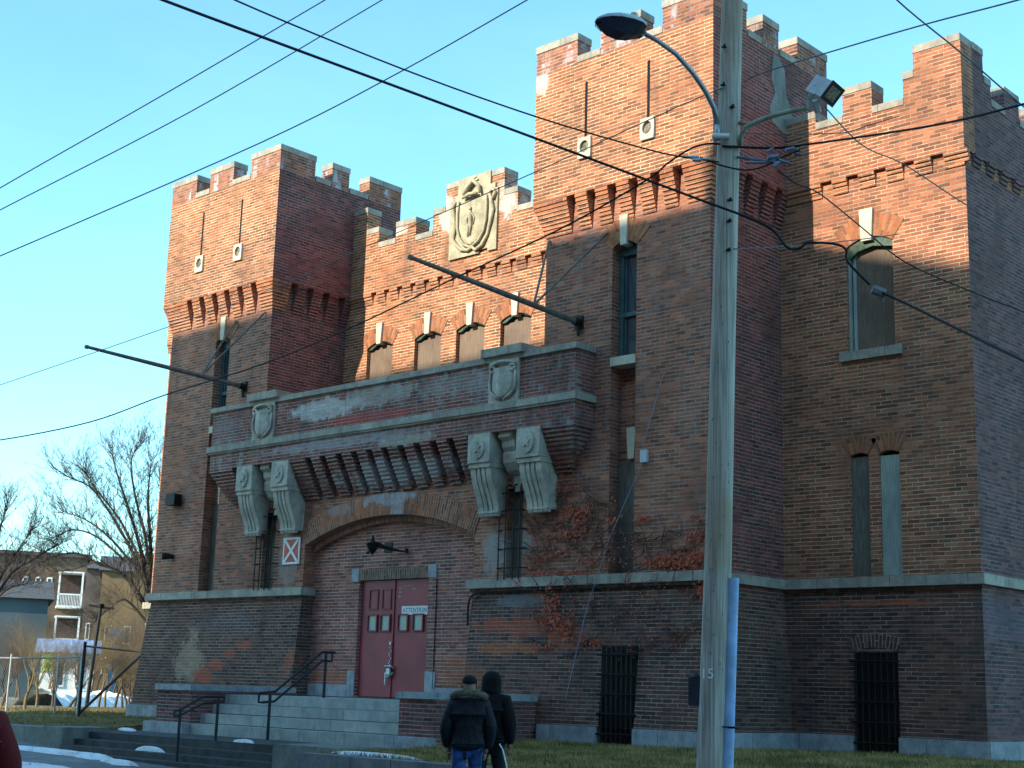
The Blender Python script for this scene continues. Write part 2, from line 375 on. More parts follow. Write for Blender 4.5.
def front_wall(mb, x0, x1, z0, z1, holes, yf, seg=10):
    """front face with openings; hole = (x0,x1,z0,z1spring,rise,depth)"""
    yy = yf if callable(yf) else (lambda z: yf)
    xs = {x0, x1}
    def top(h, x):
        if not h[4]: return h[3]
        c = (h[0]+h[1])/2; hw = (h[1]-h[0])/2; R = (hw*hw + h[4]**2)/(2*h[4]); return h[3] + h[4] - R + sqrt(max(0, R*R - (x-c)**2))
    for h in holes:
        xs |= {h[0], h[1]}
        if h[4]:
            for i in range(1, seg): xs.add(h[0] + (h[1]-h[0])*i/seg)
    xs = sorted(x for x in xs if x0-1e-6 <= x <= x1+1e-6)
    for a, b in zip(xs, xs[1:]):
        if b-a < 1e-5: continue
        mid = (a+b)/2; hs = sorted([h for h in holes if h[0] < mid < h[1]], key=lambda h: h[2])
        za = zb = z0
        for h in hs:
            if h[2] > max(za, zb)+1e-6:
                mb.face([(a,yy(za),za),(b,yy(zb),zb),(b,yy(h[2]),h[2]),(a,yy(h[2]),h[2])])
            za, zb = top(h, a), top(h, b)
        if z1 > min(za, zb)+1e-6:
            mb.face([(a,yy(za),za),(b,yy(zb),zb),(b,yy(z1),z1),(a,yy(z1),z1)])
    for h in holes:
        d = h[5]
        q0, q1 = h[2], h[3]
        def back(z): return YL_back(d, yy, z)
        for x, flip in ((h[0], 0), (h[1], 1)):
            p = [(x,yy(q0),q0),(x,back(q0),q0),(x,back(q1),q1),(x,yy(q1),q1)]
            mb.face(p if not flip else p[::-1])
        flag = h[6] if len(h) > 6 else ''
        n = seg if h[4] else 1
        if 't' in flag: n = 0
        for i in range(n):
            a = h[0]+(h[1]-h[0])*i/n; b = h[0]+(h[1]-h[0])*(i+1)/n
            ta, tb = top(h, a), top(h, b)
            mb.face([(a,yy(ta),ta),(a,back(ta),ta),(b,back(tb),tb),(b,yy(tb),tb)])
        if 'b' not in flag: mb.face([(h[0],yy(q0),q0),(h[1],yy(q0),q0),(h[1],back(q0),q0),(h[0],back(q0),q0)])
def YL_back(d, yy, z): return (yy(ZB+1) if callable(yy) else yy) + d

def arch_poly(x0, x1, z0, zs, rise, seg=10):
    c = (x0+x1)/2; hw = (x1-x0)/2; pts = [(x0, z0), (x1, z0)]
    if rise:
        R = (hw*hw+rise*rise)/(2*rise)
        for i in range(seg+1):
            x = x1 - (x1-x0)*i/seg; pts.append((x, zs+rise-R+sqrt(max(0, R*R-(x-c)**2))))
    else: pts += [(x1, zs), (x0, zs)]
    return pts

def keystone(mb, cx, z0, z1, w0, w1, yfront, depth=.12):
    mb.prismY([(cx-w0/2, z0), (cx+w0/2, z0), (cx+w1/2, z1), (cx-w1/2, z1)], yfront, yfront+depth)

def voussoirs(mb, cx, zs, hw, rise, thick, y0, y1, seg=24):
    """arch ring; uv turned so the bricks stand on end along the arch"""
    R = (hw*hw+rise*rise)/(2*rise); cz = zs+rise-R; a0 = math.asin(min(1, hw/R))
    for i in range(seg):
        t0 = -a0 + 2*a0*i/seg; t1 = -a0 + 2*a0*(i+1)/seg
        def P(r, t, y): return (cx + r*sin(t), y, cz + r*cos(t))
        Ro = R+thick
        u0, u1 = t0*(R+thick/2), t1*(R+thick/2)
        mb.face([P(R,t0,y0),P(R,t1,y0),P(Ro,t1,y0),P(Ro,t0,y0)], [(0,u0),(0,u1),(thick,u1),(thick,u0)])
        mb.face([P(R,t0,y0),P(R,t0,y1),P(R,t1,y1),P(R,t1,y0)], [(0,u0),(y1-y0,u0),(y1-y0,u1),(0,u1)])
        mb.face([P(Ro,t0,y0),P(Ro,t1,y0),P(Ro,t1,y1),P(Ro,t0,y1)])
    for t, o_ in ((-a0, 0), (a0, 1)):
        q = [P_(cx, cz, R, t, y0), P_(cx, cz, R+thick, t, y0), P_(cx, cz, R+thick, t, y1), P_(cx, cz, R, t, y1)]
        mb.face(q if o_ else q[::-1])
def P_(cx, cz, r, t, y): return (cx + r*sin(t), y, cz + r*cos(t))

ARM = thing('brick_armory', 'red brick castle-like armory with two crenellated towers and a corbelled balcony over its arched door', 'armory', (XC, 19.3, .8))

# ---- lower walls (shaft zone), z 3.40 .. 9.98 for the towers
LT = (-29.57, -25.63)      # left tower shaft
RTW = (-17.28, -13.54)     # right tower shaft
SLOTS = {'L': (-27.72, -27.15), 'R': (-15.68, -15.12)}
def tower(xa, xb, slot, side):
    ua, ub = xa-.20, xb+.20
    w = MB()
    front_wall(w, xa, xb, 6.27, 9.98, [(slot[0], slot[1], 6.27, 9.46, .12, .30, 'b')], YL)
    # sides and back of shaft
    sw_ = MB()
    w.face([(xa,YL+.002,9.98),(xb,YL+.002,9.98),(xb,YL+.002,10.66),(xa,YL+.002,10.66)])
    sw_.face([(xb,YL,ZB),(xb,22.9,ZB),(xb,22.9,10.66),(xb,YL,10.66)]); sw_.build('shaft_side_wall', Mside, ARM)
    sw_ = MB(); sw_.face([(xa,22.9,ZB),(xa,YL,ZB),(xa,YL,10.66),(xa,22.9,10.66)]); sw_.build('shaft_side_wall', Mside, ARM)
    # back of recess (brick spandrel between the two windows)
    w.face([(slot[0],YL+.30,3.62),(slot[1],YL+.30,3.62),(slot[1],YL+.30,9.62),(slot[0],YL+.30,9.62)])
    tw = w.build('tower_shaft', Mshaft, ARM)
    # corbel table
    n = 9; z0, z1 = 9.98, 10.64; dz = (z1-z0)/n
    if side == 'L': tops = [-28.70, -28.20, -27.69, -27.20, -26.69, -26.17]
    else: tops = [-16.57, -16.09, -15.60, -15.11, -14.62, -14.13]
    sw = .20
    layers = [(.20*(i+1)/n, z0+i*dz) for i in range(n)]
    cuts = [None] + [v for t in tops for v in (t-.07, t-.07+sw)] + [None]
    for a, b in zip(cuts[::2], cuts[1::2]):
        c = MB()
        for p, za in layers:
            aa = xa-p if a is None else a; b2 = xb+p if b is None else b
            c.box(aa, b2, YL-p, YL+.02, za, za+dz-.012)
            c.box(aa, b2, YL-max(0, p-.022), YL+.02, za+dz-.012, za+dz)
            if a is None: c.box(xa-p, xa, YL+.021, 19.65, za, za+dz-.012)
            if b is None: c.box(xb, xb+p, YL+.021, 19.65, za, za+dz-.012)
        c.build('corbel', Mcorb, ARM)
    ys = [v for t in (19.75, 20.22, 20.70, 21.18, 21.66, 22.14) for v in (t-.1, t+.1)][1:] + [22.9]
    for x, s_ in ((xb, 1), (xa, -1)):
        for a, b in zip(ys[::2], ys[1::2]):
            c = MB()
            for p, za in layers:
                c.box(x, x+s_*p, a, b, za, za+dz-.012); c.box(x, x+s_*max(0.001, p-.022), a, b, za+dz-.012, za+dz)
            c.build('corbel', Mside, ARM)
    # upper stage
    u = MB(); zt = 13.25; th = .38
    yb2 = 22.90
    u.face([(ua,YU,z1),(ub,YU,z1),(ub,YU,zt),(ua,YU,zt)])
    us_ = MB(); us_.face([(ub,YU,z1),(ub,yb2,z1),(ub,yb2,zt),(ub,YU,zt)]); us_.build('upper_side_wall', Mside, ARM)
    u.face([(ua,yb2,z1),(ua,YU,z1),(ua,YU,zt),(ua,yb2,zt)])
    u.face([(ub,yb2,z1),(ua,yb2,z1),(ua,yb2,zt),(ub,yb2,zt)])
    # inner faces, underside, wall tops
    u.face([(ua+th,YU+th,12.5),(ub-th,YU+th,12.5),(ub-th,YU+th,zt),(ua+th,YU+th,zt)][::-1])
    u.face([(ua+th,YU+th,12.5),(ua+th,yb2-th,12.5),(ua+th,yb2-th,zt),(ua+th,YU+th,zt)])
    u.face([(ub-th,YU+th,12.5),(ub-th,yb2-th,12.5),(ub-th,yb2-th,zt),(ub-th,YU+th,zt)][::-1])
    u.face([(ua+th,yb2-th,12.5),(ub-th,yb2-th,12.5),(ub-th,yb2-th,zt),(ua+th,yb2-th,zt)])
    u.face([(ua,YU,z1),(ua,yb2,z1),(ub,yb2,z1),(ub,YU,z1)])
    up = u.build('upper_stage', Mbrick, ARM)
    r = MB(); r.box(ua+.02, ub-.02, YU+.02, yb2-.02, 12.4, 12.5); r.build('tower_roof', Mroof, ARM)
    # battlements: list of merlon intervals along X and Y
    w_ = ub-ua
    mx = [(ua, ua+1.04), (ua+1.60, ua+2.54), (ub-1.10, ub)]
    my = [(YU, YU+1.04), (YU+1.56, YU+2.09), (22.90-1.06, 22.90)]
    zm = 13.72; e = .014
    def merl(x0, x1, y0, y1, ex=None):
        bt = MB(); bt.box(x0, x1, y0, y1, zt, zm); cp = MB(); cp.box(x0-e, x1+e, y0-e, y1+e, zm, zm+.14)
        if ex: bt.box(*ex, zt, zm); cp.box(ex[0]-e, ex[1]+e, ex[2] - (e if ex[2] < y0 else -e-.001), ex[3]+(e if ex[3] > y1 else -e-.001), zm, zm+.14)
        mo = bt.build('merlon', Mbatt, ARM); cp.build('coping', Mstone, mo, bevel=.008)
    def sill(x0, x1, y0, y1, axis):
        cp = MB()
        if axis == 'x': cp.box(x0+.036, x1-.036, y0-e, y1+e, zt, zt+.13)
        else: cp.box(x0-e, x1+e, y0+.036, y1-.036, zt, zt+.13)
        cp.build('crenel_sill', Mstone, ARM, bevel=.008)
    for k, (a, b) in enumerate(mx):
        sx0, sx1 = ((ua, ua+th) if k == 0 else (ub-th, ub))
        merl(a, b, YU, YU+th, None if k == 1 else (sx0, sx1, YU+th, my[0][1]))
        merl(a, b, 22.90-th, 22.90, None if k == 1 else (sx0, sx1, my[2][0], 22.90-th))
    for x0, x1 in ((ua, ua+th), (ub-th, ub)): merl(x0, x1, my[1][0], my[1][1])
    for a, b in ((mx[0][1], mx[1][0]), (mx[1][1], mx[2][0])):
        for y0, y1 in ((YU, YU+th), (22.90-th, 22.90)): sill(a-.036, b+.036, y0, y1, 'x')
    for a, b in ((my[0][1], my[1][0]), (my[1][1], my[2][0])):
        for x0, x1 in ((ua, ua+th), (ub-th, ub)): sill(x0, x1, a-.036+.036, b, 'y')
    # arrow slits
    for sx in ((-28.33, -26.79) if side == 'L' else (-16.20, -14.74)):
        s1 = MB(); s1.box(sx-.028, sx+.028, YU-.002, YU+.05, 11.66, 12.80)
        s1.box(sx-.028, sx-.022, YU-.006, YU, 11.66, 12.8)
        so = s1.build('arrow_slit', Mdark, ARM)
        s2 = MB()
        front_wall(s2, sx-.155, sx+.155, 11.27, 11.68, [], YU-.02)
        # stone block with a round sunken eye: ring of faces and a dish
        s2 = MB(); nseg = 20; cz = 11.50; R = .105
        sq = []
        for k in range(nseg):
            an = 2*pi*k/nseg; dx, dz_ = cos(an), sin(an); q = .155/max(abs(dx), abs(dz_)*.155/.20)
            sq.append((sx+dx*q, cz-.02+dz_*q))
        ci = [(sx+R*cos(2*pi*k/nseg), cz+R*1.15*sin(2*pi*k/nseg)) for k in range(nseg)]
        for k in range(nseg):
            k2 = (k+1) % nseg
            s2.face([(sq[k][0],YU-.05,sq[k][1]),(ci[k][0],YU-.05,ci[k][1]),(ci[k2][0],YU-.05,ci[k2][1]),(sq[k2][0],YU-.05,sq[k2][1])])
            s2.face([(ci[k][0],YU-.05,ci[k][1]),(ci[k][0],YU+.09,ci[k][1]),(ci[k2][0],YU+.09,ci[k2][1]),(ci[k2][0],YU-.05,ci[k2][1])])
            s2.face([(sq[k][0],YU-.05,sq[k][1]),(sq[k2][0],YU-.05,sq[k2][1]),(sq[k2][0],YU+.01,sq[k2][1]),(sq[k][0],YU+.01,sq[k][1])])
        s2.build('slit_block', Mkey, so)
        s3 = MB(); s3.face([(x, YU-.004, z) for x, z in ci[::-1]]); s3.build('slit_eye', Meye, so)
    # window high in the recess
    cxs = (slot[0]+slot[1])/2; yb_ = YL+.30
    wf = MB()
    z0w, z1w = 7.46, 9.46
    x0w, x1w = slot[0]+.02, slot[1]
    wf.box(x0w, x0w+.09, yb_-.10, yb_, z0w, z1w+.1); wf.box(x1w-.06, x1w, yb_-.10, yb_, z0w, z1w+.1)
    wf.box(x0w+.09, x0w+.13, yb_-.06, yb_, z0w, z1w)
    wf.box(x0w, x1w, yb_-.11, yb_, 8.22, 8.30); wf.box(x0w, x1w, yb_-.11, yb_, z0w, z0w+.06)
    wf.prismY(arch_poly(x0w, x1w, 9.36, 9.46, .11), yb_-.12, yb_)
    win = wf.build('window', Mwframe, ARM)
    g = MB(); g.box(x0w+.1, x1w-.04, yb_-.04, yb_-.02, z0w, 9.4); g.build('pane', Mglass, win)
    s_ = MB(); s_.box(slot[0]+.005, slot[1]-.002, YL-.03, yb_, 7.29, 7.45); s_.build('sill', Mkey, win)
    k_ = MB(); keystone(k_, cxs, 9.50, 10.06, .13, .19, YL-.05, .2); k_.build('keystone', Mkey, win)
    # boarded window low in the recess
    bd = MB(); bd.box(slot[0]+.004, slot[1]-.004, yb_-.05, yb_-.01, 3.62, 5.60)
    bw_ = bd.build('boarded_window', MboardD, ARM)
    k_ = MB(); keystone(k_, cxs+.03, 5.64, 6.20, .13, .20, yb_-.10, .10); k_.build('keystone', Mkey, bw_)
    return tw

Mcorb = brick_mat('brick_corbels', (.45, .165, .08), (.34, .12, .06), (.15, .07, .05), (.56, .45, .32), dirt=.3, seed=23)
Mbatt = brick_mat('brick_battlement', (.40, .15, .08), (.28, .10, .06), (.09, .05, .05), (.48, .42, .34), dirt=.35, seed=26, wash=(.62,.64,.72), washamt=.85)

tower(*LT, SLOTS['L'], 'L')
tower(*RTW, SLOTS['R'], 'R')
w = MB(); w.prismX([(21.0,13.22),(20.93,12.7),(21.05,12.45),(20.85,12.1),(20.95,11.85),(21.3,11.75),(21.75,11.72),(21.85,11.95),(21.6,12.2),(21.42,12.55),(21.38,13.0),(21.2,13.18)], RTW[1]+.197, RTW[1]+.209); w.build('cement_patch', Mconc, ARM)
# soldier-brick arches above the tower windows
for s in SLOTS.values():
    v = MB(); voussoirs(v, (s[0]+s[1])/2, 9.46, (s[1]-s[0])/2, .12, .42, YL-.012, YL+.05, 10); v.build('window_arch', Mwarch, ARM)

# ---- continuous lower front, z 3.40 .. 6.27, with recesses, barred windows and the entrance arch
lw = MB()
EX0, EX1 = -23.95, -18.92
holes = [(SLOTS['L'][0], SLOTS['L'][1], 3.62, 6.27, 0, .30, 't'), (SLOTS['R'][0], SLOTS['R'][1], 3.62, 6.27, 0, .30, 't'),
         (EX0, EX1, ZB, 4.50, .50, .30, 'b'), (-25.40, -24.98, 3.62, 5.28, 0, .22), (-18.10, -17.70, 3.62, 5.28, 0, .22)]
front_wall(lw, LT[0], RTW[1], ZB, 6.27, holes, YL, 24)
lw.build('lower_wall', Mshaft, ARM)
# battered base
bs = MB()
holes = [(EX0, EX1, ZP, ZB, 0, .30)]
bs.face([(EX1,batt(ZP),ZP),(EX1,YL,ZB),(EX1,YE,ZB),(EX1,YE,ZP)][::-1])
front_wall(bs, EX1, RTW[1], ZP, ZB, [(-15.68, -14.93, ZP, 2.40, 0, .30)], batt, 24)
xo = RTW[1]
bs.face([(xo,YL,ZB),(xo,batt(ZP),ZP),(xo+.2,22.9,ZP),(xo,22.9,ZB)])
bs.face([(xo,batt(ZP),ZP),(xo+.2,batt(ZP),ZP),(xo+.2,22.9,ZP)])
bs.face([(xo,YL,ZB),(xo,batt(ZP),ZP),(xo+.2,batt(ZP),ZP)])
xo = LT[0]
bs.build('battered_base', Mbase, ARM); bs = MB(); front_wall(bs, LT[0], EX0, ZP, ZB, [], batt)
for z0_, z1_ in ((ZP, ZB),): bs.face([(EX0,batt(ZB),ZB),(EX0,batt(ZP),ZP),(EX0,YE,ZP),(EX0,YE,ZB)][::-1])
bs.face([(xo,batt(ZP),ZP),(xo,YL,ZB),(xo,22.9,ZB),(xo-.2,22.9,ZP)])
bs.face([(xo,batt(ZP),ZP),(xo-.2,22.9,ZP),(xo-.2,batt(ZP),ZP)])
bs.face([(xo,YL,ZB),(xo-.2,batt(ZP),ZP),(xo,batt(ZP),ZP)])
bs.build('battered_base', Mbase, ARM)
# granite plinth
for bxs in (((LT[0]-.24, -25.0, 19.02, 19.5, .55, ZP),), ((-17.0, -15.72, 19.02, 19.5, .55, ZP),),
            ((-14.90, RTW[1]+.24, 19.02, 19.5, .55, ZP), (RTW[1]-.1, RTW[1]+.24, 19.5, 21.42, .55, ZP-.001), (RTW[1]+.24, -12.22, 21.42, 21.8, .55, ZP)),
            ((-11.40, -9.87, 21.42, 21.8, .55, ZP), (-10.1, -9.87, 21.8, 32, .55, ZP-.001)), ((LT[0]-.24-3.4, LT[0]-.24, 21.42, 21.8, .55, ZP),)):
    pl = MB()
    for q in bxs: pl.box(*q)
    pl.build('granite_plinth', Mgran, ARM, bevel=.02)
# belt course
for bxs in (((LT[0]-.09, EX0+.10, YL-.11, YL+.28, 3.455, 3.62),), ((EX1-.10, RTW[1]+.09, YL-.11, YL+.28, 3.455, 3.62), (RTW[1]-.1, RTW[1]+.09, YL+.28, 21.5, 3.455, 3.619),
             (RTW[1]+.09, -9.86, 21.39, 21.6, 3.455, 3.62), (-10.05, -9.86, 21.6, 32, 3.455, 3.619)), ((LT[0]-3.6, LT[0]-.09, 21.39, 21.6, 3.455, 3.62),)):
    bl = MB()
    for q in bxs: bl.box(*q)
    bl.build('belt_course', Mstone, ARM, bevel=.012)
# thin dark drip course below and recessed course above belt
for q in ((LT[0]-.03, EX0+.03, YL-.05, YL+.02, 3.40, 3.455), (EX1-.03, RTW[1]+.03, YL-.05, YL+.02, 3.40, 3.455), (RTW[1]+.03, -9.92, 21.45, 21.6, 3.40, 3.455)):
    dr = MB(); dr.box(*q); dr.build('drip_course', Mbase, ARM)

# ---- entrance recess
fd = MB(); fd.box(-25.0, -17.0, 19.3, 19.55, .3, 1.3); fd.build('foundation', Mgran, ARM)
en = MB()
front_wall(en, EX0, EX1, 1.30, 5.05, [(-22.48, -20.43, 1.40, 3.74, 0, .14)], YE)
en.build('entrance_wall', Mentry, ARM)
ar = MB(); voussoirs(ar, (EX0+EX1)/2, 4.50, (EX1-EX0)/2, .50, .45, YL-.015, YE, 40); ar.build('entrance_arch', March, ARM)
ih = MB(); voussoirs(ih, (EX0+EX1)/2, 4.38, (EX1-EX0)/2-.08, .50, .14, YE-.12, YE+.01, 40); ih.build('inner_arch_order', Mshaft, ARM)
for x0, x1, z0, z1 in ((-22.72, -22.49, 3.72, 3.98), (-20.43, -20.21, 3.74, 3.99), (-22.70, -22.49, 1.40, 1.92), (-20.42, -20.14, 1.40, 1.93)):
    st = MB(); st.box(x0, x1, YE-.02, YE+.1, z0, z1); st.build('door_surround_block', Mgran, ARM, bevel=.01)
for q in ((EX0+.02, -22.70, YE-.03, YE+.1, 1.40, 1.64), (-20.14, EX1-.02, YE-.03, YE+.1, 1.40, 1.62)):
    st = MB(); st.box(*q); st.build('entrance_skirting', Mgran, ARM, bevel=.01)
so = MB(); 
so.face([(-22.49,YE-.008,3.74),(-20.43,YE-.008,3.74),(-20.43,YE-.008,3.955),(-22.49,YE-.008,3.955)], [(3.74,0),(3.74,2.06),(3.955,2.06),(3.955,0)])
so.face([(-22.49,YE-.008,3.74),(-20.43,YE-.008,3.74),(-20.43,YE+.02,3.74),(-22.49,YE+.02,3.74)][::-1])
so.build('soldier_lintel', brick_mat('brick_soldier', (.24,.14,.10), (.18,.10,.075), (.1,.07,.06), (.42,.37,.30), seed=31, dirt=.3), ARM)
# door leaves
YD = YE+.13
door_parent = []
for s, (x0, x1) in enumerate(((-22.46, -21.46), (-21.45, -20.45))):
    d = MB(); d.box(x0, x1, YD-.05, YD, 1.42, 3.73)
    do = d.build('door', Mdoor, ARM, bevel=.004)
    panes = ((-22.22, -21.98), (-21.83, -21.59)) if s == 0 else ((-21.31, -21.07), (-20.88, -20.63))
    for a, b_ in panes:
        f = MB()
        for q in ((a-.03, a, 2.70, 3.05), (b_, b_+.03, 2.70, 3.05), (a, b_, 2.70, 2.73), (a, b_, 3.02, 3.05)): f.box(q[0], q[1], YD-.085, YD-.05, q[2], q[3])
        f.build('pane_frame', Mmaroon, do)
        g = MB(); g.box(a, b_, YD-.056, YD-.051, 2.73, 3.02); g.build('pane', Mdglass, do)
    if s == 0:
        for a, b_ in panes:
            f = MB()
            for q in ((a-.02, a+.01, 3.14, 3.56), (b_-.01, b_+.02, 3.14, 3.56), (a+.01, b_-.01, 3.14, 3.17), (a+.01, b_-.01, 3.53, 3.56)): f.box(q[0], q[1], YD-.07, YD-.05, q[2], q[3])
            f.build('panel_moulding', Mmaroon, do)
        k = MB(); k.box(-21.49, -21.46, YD-.075, YD-.05, 1.42, 3.73); k.build('astragal', Mdoor, do)
        k = MB(); k.tube([(-21.50, YD-.05, 2.47), (-21.50, YD-.10, 2.47)], .03, 10); k.build('deadbolt', Mplate, do, smooth=False)
        # chain and padlock
        k = MB()
        for i in range(9):
            z = 2.40-.05*i; x = -21.50 + .03*sin(i*1.9)
            k.tube([(x-.015, YD-.09, z), (x+.015, YD-.10, z-.045)], .010, 5)
        k.tube([(-21.60, YD-.06, 1.98), (-21.60, YD-.12, 2.02), (-21.40, YD-.12, 2.02), (-21.40, YD-.06, 1.98)], .018, 6)
        k.tube([(-21.58, YD-.06, 1.90), (-21.5, YD-.14, 1.80), (-21.42, YD-.06, 1.9)], .022, 6)
        k.box(-21.54, -21.44, YD-.14, YD-.10, 1.86, 1.98)
        k.box(-21.60, -21.57, YD-.12, YD-.10, 1.66, 1.90)
        k.build('chain', Mgal, do)
    else:
        f = MB()
        for i in range(3): f.box(-21.36, -21.30, YD-.052, YD-.049, 3.38+i*.08, 3.42+i*.08)
        f.box(-21.22, -20.95, YD-.052, YD-.049, 3.60, 3.612); f.box(-20.98, -20.86, YD-.052, YD-.049, 3.52, 3.56)
        f.build('paint_scar', simple('bare_paint', (.38, .22, .22), .7), do)
        sg = MB(); sg.box(-21.24, -20.48, YD-.066, YD-.052, 3.03, 3.20); sg_o = sg.build('door_sign', Mwhite, do)
        text_mesh('lettering', 'ATTENTION', .125, simple('faded_blue_ink', (.16, .24, .34), .6), sg_o,
                  Vector((-20.86, YD-.068, 3.115)) - ARM.location, (pi/2, 0, 0))
fl = MB(); fl.box(-22.48, -20.43, YE, YE+.14, 1.385, 1.405); fl.build('threshold', Mgran, ARM)

# ---- barred windows beside the entrance
for a, b_ in ((-25.40, -24.98), (-18.10, -17.70)):
    w = MB(); w.box(a+.003, b_-.003, YL+.14, YL+.2, 3.62, 5.27); wo = w.build('barred_window', MboardD, ARM)
    w = MB(); w.box(a+.003, b_-.003, YL+.05, YL+.14, 5.20, 5.275); w.build('window_head', Mdark, wo)
    w = MB()
    for x in (a-.06, (a+b_)/2-.1, (a+b_)/2+.1, b_+.06)[:]:
        w.tube([(x, YL-.14, 3.58), (x, YL-.14, 5.28), (x, YL-.12, 5.33), (x, YL+.0, 5.34)], .014, 5)
    for z in (3.80, 4.15, 4.50, 4.85, 5.18):
        w.tube([(a-.13, YL+.0, z), (a-.13, YL-.03, z), (a-.09, YL-.14, z), (b_+.09, YL-.14, z), (b_+.13, YL-.03, z), (b_+.13, YL, z)], .012, 5)
    w.build('window_bars', Mblack, wo)

# ---- balcony
BX0, BX1 = -26.88, -16.07
bc = MB()
zf0, zf1, zt_ = 6.27, 6.67, 7.59
th = .38
for z0, z1, in ((zf0, zf1), (6.80, zt_)):
    bc.box(BX0, BX1, YB, YB+th, z0, z1); bc.box(BX0, BX0+th, YB+th, YL, z0, z1); bc.box(BX1-th, BX1, YB+th, YL, z0, z1)
bc.box(BX0, BX1, YB+.01, YB+th, zf1, 6.80)
bal = bc.build('balcony', Mbalc, ARM)
f = MB(); f.box(BX0+.1, BX1-.1, YB+th-.02, YL-.001, 6.30, 6.66); f.box(-25.7, -17.3, YL, 21.6, 6.9, 7.0); f.build('balcony_floor', Mconc, bal)
# the parapet returns between the towers: low terrace wall
st = MB()
def ring(x0, x1, y0, z0, z1, e):
    st.box(x0-e, x1+e, y0-e, y0+.40, z0, z1); st.box(x1-.38, x1+e, y0+.40, YL-.001, z0, z1); st.box(x0-e, x0+.38, y0+.40, YL-.001, z0, z1)
ring(BX0, BX1, YB, 6.67, 6.80, .07); ring(BX0, BX1, YB, zt_, 7.70, .05)
st.box(BX0-.04, BX1+.04, YB-.035, YB, 6.63, 6.67)
for a, b_ in ((-25.48, -24.44), (-18.29, -17.25)): st.box(a, b_, YB-.14, YB+.5, 7.68, 7.84)
st.build('balcony_coping', Mstone, bal, bevel=.012)
# corbel ribs below the fascia
n = 11; z0, z1 = 5.46, 6.27; dz = (z1-z0)/n
slots = [-23.44, -22.97, -22.46, -21.99, -21.53, -21.08, -20.60, -20.14, -19.69, -19.22]
cuts = [-23.98] + [v for s in slots for v in (s-.05, s+.145)] + [-18.72]
def prof(t): return (YL-YB)*(t**.8)
for a, b_ in zip(cuts[::2], cuts[1::2]):
    rb = MB()
    for i in range(n):
        d = prof((i+1)/n); za = z0+i*dz
        rb.box(a, b_, YL-d+.002, YL, za+.016, za+dz); rb.box(a+.002, b_-.002, YL-d+.022, YL, za, za+.016)
    rb.build('corbel', Mbalc, bal)
for a, b_, sgn in ((-16.90, BX1, 1), (-26.03, BX0, -1)):
    rb = MB()
    for i in range(n):
        d = prof((i+1)/n); za = z0+i*dz; e = (YL-YB)-d; bb = b_-sgn*e
        rb.box(a, bb, YL-d+.002, YL, za+.016, za+dz); rb.box(a, bb-sgn*.02, YL-d+.022, YL, za, za+.016)
    rb.build('corbel', Mbalc, bal)
# shields
def shield(cx):
    s = MB(); s.box(cx-.37, cx+.37, YB-.05, YB+.02, 6.80, 7.59)
    o = s.build('shield_panel', Mcons, bal, bevel=.01)
    q = MB(); nx, nz = 16, 16
    def half(z):  # outline half width against height
        t = (z-6.87)/(7.44-6.87)
        return .27*min(1, (max(0, t)*3.2)**.45)
    grid = {}
    for j in range(nz+1):
        z = 6.86 + (7.42-6.86)*j/nz
        for i in range(nx+1):
            u = -1+2*i/nx; x = u*half(z)
            grid[i, j] = (cx+x, YB-.055-.085*max(0, 1-u*u)**.6 - .035*math.exp(-((u)/.25)**2), z + .05*abs(u)*(1 if j == nz else 0))
    for i in range(nx):
        for j in range(nz): q.face([grid[i,j], grid[i+1,j], grid[i+1,j+1], grid[i,j+1]])
    for i in range(nx): q.face([(grid[i,nz][0], grid[i,nz][1], grid[i,nz][2]), (grid[i+1,nz][0], grid[i+1,nz][1], grid[i+1,nz][2]), (grid[i+1,nz][0], YB-.04, grid[i+1,nz][2]), (grid[i,nz][0], YB-.04, grid[i,nz][2])])
    # scroll frame: side rolls, curls and top hood
    for sg in (-1, 1):
        q.tube([(cx+sg*.30, YB-.07, 7.38), (cx+sg*.325, YB-.08, 7.2), (cx+sg*.31, YB-.08, 7.02), (cx+sg*.20, YB-.08, 6.92), (cx+sg*.03, YB-.09, 6.84)], [.02,.028,.03,.035,.02], 6)
        cc = [(cx+sg*(.25+.06*cos(a)), YB-.09, 7.43+.06*sin(a)) for a in [k*.7 for k in range(10)]]
        q.tube(cc, .028, 6)
    hood = [(cx-.32, YB-.08, 7.50), (cx-.15, YB-.11, 7.545), (cx, YB-.12, 7.555), (cx+.15, YB-.11, 7.545), (cx+.32, YB-.08, 7.50)]
    q.tube(hood, .035, 6)
    q.build('shield', Mcons, o, smooth=True)
shield(-24.95); shield(-17.77)

